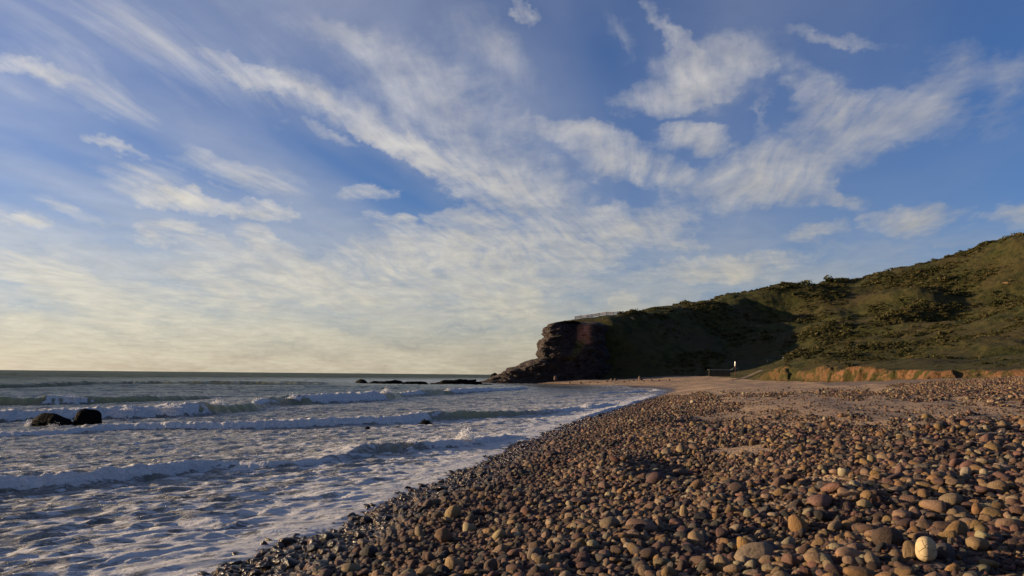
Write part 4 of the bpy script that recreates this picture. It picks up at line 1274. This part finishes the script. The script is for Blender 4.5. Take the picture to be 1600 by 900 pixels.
# ------------------------------------------------------------------ beach access: post, platform, ramp, bench, sign
m_white = plain('white_painted_timber', (0.62, 0.60, 0.55), (0.80, 0.78, 0.73), 5, 0.6)
m_conc = plain('pale_concrete', (0.16, 0.15, 0.125), (0.28, 0.26, 0.22), 2.5, 0.9)
m_dark = plain('dark_retaining_timber', (0.025, 0.024, 0.018), (0.06, 0.055, 0.04), 2.5, 0.9)
m_track = plain('sandy_path_slab', (0.10, 0.075, 0.055), (0.17, 0.13, 0.095), 2.5, 0.9)
def build_access():
    d = 203.0
    k = d / FPX
    g = at_dist(1149, 584.5, d)
    root = link(bpy.data.objects.new('beach_access_post', None)); root.location = g
    tag(root, 'tall white-topped timber post with braces where the path meets the sand', 'post')
    bm_obj('lower_post', bm_tube([(0, 0, -.4), (0, 0, 1.9)], [.13, .12], 10), m_wood, root, True)
    bm_obj('upper_post', bm_tube([(0, 0, 1.9), (0.01, 0, 2.2), (0, 0, 3.1), (0, 0, 3.25)], [.15, .19, .16, .10], 10), m_white, root, True)
    bm_obj('brace', bm_tube([(-1.6, .2, .95), (-.9, .1, 1.15), (-.05, 0, 1.75)], [.10, .10, .09], 8), m_conc, root, True)
    bm_obj('hand_rail', bm_tube([(.12, 0, 1.45), (.55, .05, 1.5), (.75, .05, 1.2), (.72, .05, .5), (.70, .05, .0)], [.05] * 5, 8), m_conc, root, True)
    g2 = at_dist(1124, 586.5, d)
    root = link(bpy.data.objects.new('retaining_wall', None)); root.location = g2
    tag(root, 'low dark retaining wall with a pale capping at the back of the sand', 'wall')
    W = 34 * k
    for i in range(5):
        o = bm_obj('wall_board', bm_box(W, .16, .285, False, .02), m_dark, root); o.location = (0, .02 * (i % 2), -.1 + .3 * i)
    o = bm_obj('coping', bm_box(W + .2, .5, .14, False, .03), m_conc, root); o.location = (0, .1, 1.42)
    for i in range(4):
        o = bm_obj('wall_post', bm_box(.18, .18, 1.55, True, .02), m_dark, root); o.location = (-W / 2 + .3 + i * (W - .6) / 3, -.18, -.2)
    # ramp of pale boards up the bank
    a, c = at_dist(1140, 586, d - 4), at_dist(1192, 569, d + 8)
    root = link(bpy.data.objects.new('access_path', None)); root.location = a
    tag(root, 'pale path climbing from the sand past the post to the grass', 'path', kind='structure')
    n = 14
    for i in range(n):
        p = a + (c - a) * (i + .5) / n
        p[2] = hill_z(p[0], p[1])[0] - 0.08
        v = (c - a) / n
        o = bm_obj('path_slab', bm_box(np.hypot(v[0], v[1]) * .97, 1.2, .35, False, .03), m_track, root)
        o.location = p - a; o.rotation_euler = (0, -math.atan2(v[2], np.hypot(v[0], v[1])), math.atan2(v[1], v[0]))
    g = hit(1202, 565, hill_z, 150, 260)
    root = link(bpy.data.objects.new('bench', None)); root.location = g; root.rotation_euler.z = .3
    tag(root, 'small pale bench in the shade beside the grassy terrace', 'bench')
    o = bm_obj('seat', bm_box(1.7, .45, .10, False, .02), m_conc, root); o.location.z = .5
    for s_ in (-.6, .6):
        o = bm_obj('leg', bm_box(.14, .38, .62, True, .01), m_conc, root); o.location = (s_, 0, -.15)
    g = hit(1224, 563, hill_z, 150, 260)
    root = link(bpy.data.objects.new('notice_sign', None)); root.location = g
    tag(root, 'small white sign on a post at the edge of the sunlit grass', 'sign')
    o = bm_obj('board', bm_box(.42, .03, .34, True, .01), m_white, root); o.location = (0, -.05, .62)
    bm_obj('post', bm_box(.07, .07, 1.2, True, .01), m_wood, root).location.z = -.25
build_access()

# ------------------------------------------------------------------ driftwood
m_drift = plain('bleached_driftwood', (0.30, 0.20, 0.12), (0.52, 0.40, 0.26), 4, 0.85, 0.2, 0.6, 0.02, (1, 8, 8))
m_drift2 = plain('brown_driftwood', (0.14, 0.08, 0.045), (0.30, 0.18, 0.10), 4, 0.85, 0.2, 0.6, 0.02, (1, 8, 8))
def stick(x0, y0, x1, y1, rad, mat, lab, seed, twig=True):
    a, c = hit(x0, y0), hit(x1, y1)
    L = np.linalg.norm(c - a)
    r = np.random.default_rng(seed)
    P = [a * (1 - t) + c * t + np.array([0, 0, rad + .13]) + r.normal(0, .022 * L, 3) * np.array([.3, 1, .5]) for t in np.linspace(0, 1, 9)]
    o0 = P[0].copy()
    rr = [rad * q for q in (.5, .85, 1, 1.05, .95, .9, .8, .7, .4)]
    root = bm_obj('driftwood_stick', bm_tube([p - o0 for p in P], rr, 9), mat, None, True, o0)
    if twig:
        q = P[6] - o0
        bm_obj('twig', bm_tube([q, q + np.array([.05, -.02, .05]), q + np.array([.11, .0, .085])], [rad * .6, rad * .45, rad * .2], 7), mat, root, True)
    tag(root, lab, 'driftwood')
stick(1526, 690, 1572, 686, .026, m_drift, 'pale driftwood stick on the upper shingle near the sandy strip', 5)
stick(1303, 795, 1346, 789, .030, m_drift2, 'short brown driftwood stick wedged among the larger cobbles', 6, False)

# ------------------------------------------------------------------ shrubs
def shrub_mesh(seed, n=150):
    r = np.random.default_rng(seed)
    V, F = [], []
    lob = r.normal(0, .38, (6, 3)); lob[:, 2] = np.abs(lob[:, 2]) * .5 + .12
    lr = r.uniform(.34, .6, 6)
    for i in range(n):
        j = r.integers(0, 6)
        d = r.normal(size=3); d /= np.linalg.norm(d); d[2] = abs(d[2]) if r.random() < .8 else d[2]
        p = lob[j] + d * lr[j] * r.uniform(.72, 1.08)
        p[2] = max(p[2], -.05)
        nrm = d + r.normal(0, .5, 3); nrm /= np.linalg.norm(nrm)
        a = np.cross(nrm, r.normal(size=3)); a /= np.linalg.norm(a); b_ = np.cross(nrm, a)
        s_ = r.uniform(.09, .19)
        k = len(V)
        V += [p - a * s_ - b_ * s_ * .6, p + a * s_ * .9 - b_ * s_ * .5, p + a * s_ * .3 + b_ * s_ * .9, p - a * s_ * .7 + b_ * s_ * .5]
        F.append((k, k + 1, k + 2, k + 3))
    V = np.array(V); V /= np.abs(V[:, :2]).max()
    return np_mesh('shrub', V, np.array(F), m_shrub, False)
m_shrub, N, b = material('coastal_shrub_leaves')
oi = N.node('ShaderNodeObjectInfo')
geo = N.node('ShaderNodeNewGeometry')
f = N.m('ADD', N.m('MULTIPLY', oi.outputs['Random'], 0.6), N.m('MULTIPLY', geo.outputs['Random Per Island'], 0.4))
N.put(b.inputs['Base Color'], N.ramp(f, [(0, (.022, .026, .009)), (.45, (.045, .045, .016)), (.75, (.075, .062, .024)), (1, (.11, .085, .045))]))
b.inputs['Roughness'].default_value = 0.9
b.inputs['Specular IOR Level'].default_value = 0.1
SHRUBS = [shrub_mesh(900 + i) for i in range(7)]
def build_shrubs():
    n = 95000
    yy = rng.uniform(88, 395, n) ; tt = rng.uniform(0.05, 0.78, n)
    xx = yy * tt
    dens = fbm2(xx * .045, yy * .045, 4, 201, .6)
    z, earth, cliffy, sd = hill_parts(xx, yy)
    pxs, pys, dep = project(np.stack([xx, yy, z], -1))
    p = ss(-.35, .5, dens) * ss(3, 12, sd) * (pxs > 905)
    p = p * np.where(pxs < 1190, .55, 1.0)
    p = np.minimum(p + 0.8 * ss(60, 0, np.hypot((pxs - 1270) / 1.2, (pys - 450) * 2.0)), 1)
    p *= (yy / 300) ** 0.8
    ok = (rng.uniform(size=n) < p * .9) & (earth < .1) & (np.hypot(pxs - 925, (pys - 497) * 3) > 45) & (np.hypot(pxs - 1180, (pys - 570)*1.5) > 50) & (pxs < 1660)
    xx, yy, z, pxs, pys, dens = xx[ok], yy[ok], z[ok], pxs[ok], pys[ok], dens[ok]
    sc_ = np.exp(rng.normal(-.45, .45, len(xx))) * np.where(dens > .2, 1.25, .9) * np.interp(yy, [80, 130, 220], [.40, .6, 1.0])
    hgt = sc_ * rng.uniform(.45, .85, len(xx)) * np.interp(yy, [80, 160, 240], [.55, .8, 1])
    rot = np.stack([rng.normal(0, .08, len(xx)), rng.normal(0, .08, len(xx)), rng.uniform(0, 6.28, len(xx))], -1)
    var = rng.integers(0, len(SHRUBS), len(xx))
    # shrubs that stand out on the skyline and the slope
    named = [(1262,438,5.0,.75,'wide dark thicket shrub on the skyline of the hill'),(1298,437,5.6,.8,'tallest dark domed shrub on the skyline notch of the hill'),(1240,457,4.2,.8,'dark shrub below the skyline thicket on the hill'),
             (1318,441,3.2,.7,'round shrub right of the domed shrub on the skyline'),(1337,434,2.2,.6,'small skyline shrub at the start of the sunlit ridge'),(1374,426,2.4,.7,'dark skyline shrub left of its twin on the sunlit ridge'),
             (1390,423,3.0,.6,'broad skyline shrub on the middle of the sunlit ridge'),(1424,416,2.6,.75,'skyline shrub where the ridge steepens'),(1410,420,1.7,.7,'thin small skyline shrub between two broader ones'),
             (1230,446,3.6,.7,'dark shrub at the left end of the skyline thicket'),(1326,565,2.0,.6,'dark shrub on the terrace above the earth bank'),(1430,520,3.2,.6,'dark spreading shrub at the foot of the lower spur'),(1325,535,3.0,.7,'dark shrub where the gully shade meets the sunlit slope'),
             (1180,592,1.2,.5,None)]
    for (cx, cy, s_, h_, lab) in named:
        if lab is None:
            continue
        c = hit(cx, cy + 6, hill_z, 90, 400)
        o = link(bpy.data.objects.new('shrub', SHRUBS[int(rng.integers(0, 7))]))
        o.location = (c[0], c[1], hill_z(c[0], c[1])[0] - .1); o.scale = (s_ * .75, s_ * .75, s_ * h_); o.rotation_euler.z = rng.uniform(0, 6)
        tag(o, lab, 'shrub', 'shrubs on the hillside')
    size = sc_ / yy * FPX
    vis = (pxs > 0) & (pxs < 1598) & (pys > 360)
    order = np.argsort(-np.where(vis, size, -1))
    one = order[:150]
    m = np.ones(len(xx), bool); m[one] = False
    loc = np.stack([xx, yy, z - .08], -1); scl = np.stack([sc_, sc_, hgt * 1.25], -1)
    so = geo_instancer('scrub', loc[m], rot[m], scl[m], var[m], SHRUBS, {})
    tag(so, 'dark low scrub covering the hillside and headland', 'scrub')
    for i in one:
        o = link(bpy.data.objects.new('shrub', SHRUBS[var[i]]))
        o.location = loc[i]; o.rotation_euler = rot[i]; o.scale = scl[i]
        x_, y_ = pxs[i], pys[i]
        where = ('on the dark shaded face of the headland' if x_ < 1190 else 'on the grassy slope just above the earth bank' if y_ > 535 else
                 'on the lower spur of the hill' if y_ > 480 and x_ > 1380 else 'on the upper slope near the skyline' if y_ < 440 else 'on the sunlit middle slope of the hill')
        how = 'low spreading' if hgt[i] < .55 * sc_[i] else 'rounded'
        tag(o, '%s olive-brown shrub %s' % (how, where), 'shrub', 'shrubs on the hillside')
    tell_apart([o for o in COL.objects if o.name.split('.')[0] == 'shrub' and 'olive-brown' in o['label']], 'shrub')
build_shrubs()

# ------------------------------------------------------------------ spray
def build_spray():
    r = np.random.default_rng(3)
    ico = bmesh.new(); bmesh.ops.create_icosphere(ico, subdivisions=1, radius=1.0)
    IV = np.array([v.co for v in ico.verts]); IF = np.array([[v.index for v in f_.verts] for f_ in ico.faces]); ico.free()
    V, F, k = [], [], 0
    # place in the photograph, foot row for the distance, width, height (m), number of drops
    for (cx, yf, dz, w, h, n, sz) in [(728,697,.22,.75,.46,900,.012),(640,705,.26,.3,.2,250,.008),(602,624,.62,1.1,.6,420,.022),(456,633,.5,.9,.45,260,.022),(338,646,.5,1.2,.45,360,.020),(268,651,.48,1.2,.32,260,.018),(195,655,.46,.9,.3,200,.016),
                                  (40,668,.0,.35,.42,320,.012),(80,669,.0,1.0,.22,400,.012),(915,641,.15,.8,.35,300,.015),(105,632,.5,2.2,.2,240,.018),(700,617,.5,1.0,.4,160,.022),(1025,613,.15,2.0,.4,240,.025),(810,683,.05,1.6,.16,320,.01)]:
        c = at_z(cx, yf, 0.0)
        for i in range(n):
            a = r.normal(0, .42)
            q = np.array([c[0] + a * w * .6 + r.normal(0, .03), c[1] + .25 + r.normal(0, .12), dz + abs(r.normal(0, .45)) * h * math.exp(-a * a * 2.0)])
            s_ = sz * r.uniform(.45, 1.5)
            V.append(IV * s_ * np.array([1, 1, r.uniform(.8, 1.6)]) + q); F.append(IF + k); k += len(IV)
    m = plain('sea_spray', (0.72, 0.71, 0.70), (0.85, 0.84, 0.82), 9, 0.6)
    o = link(bpy.data.objects.new('sea_spray', np_mesh('sea_spray', np.concatenate(V), np.concatenate(F), m, True)))
    tag(o, 'white drops thrown up by the breaking waves', 'spray', kind='stuff')
build_spray()
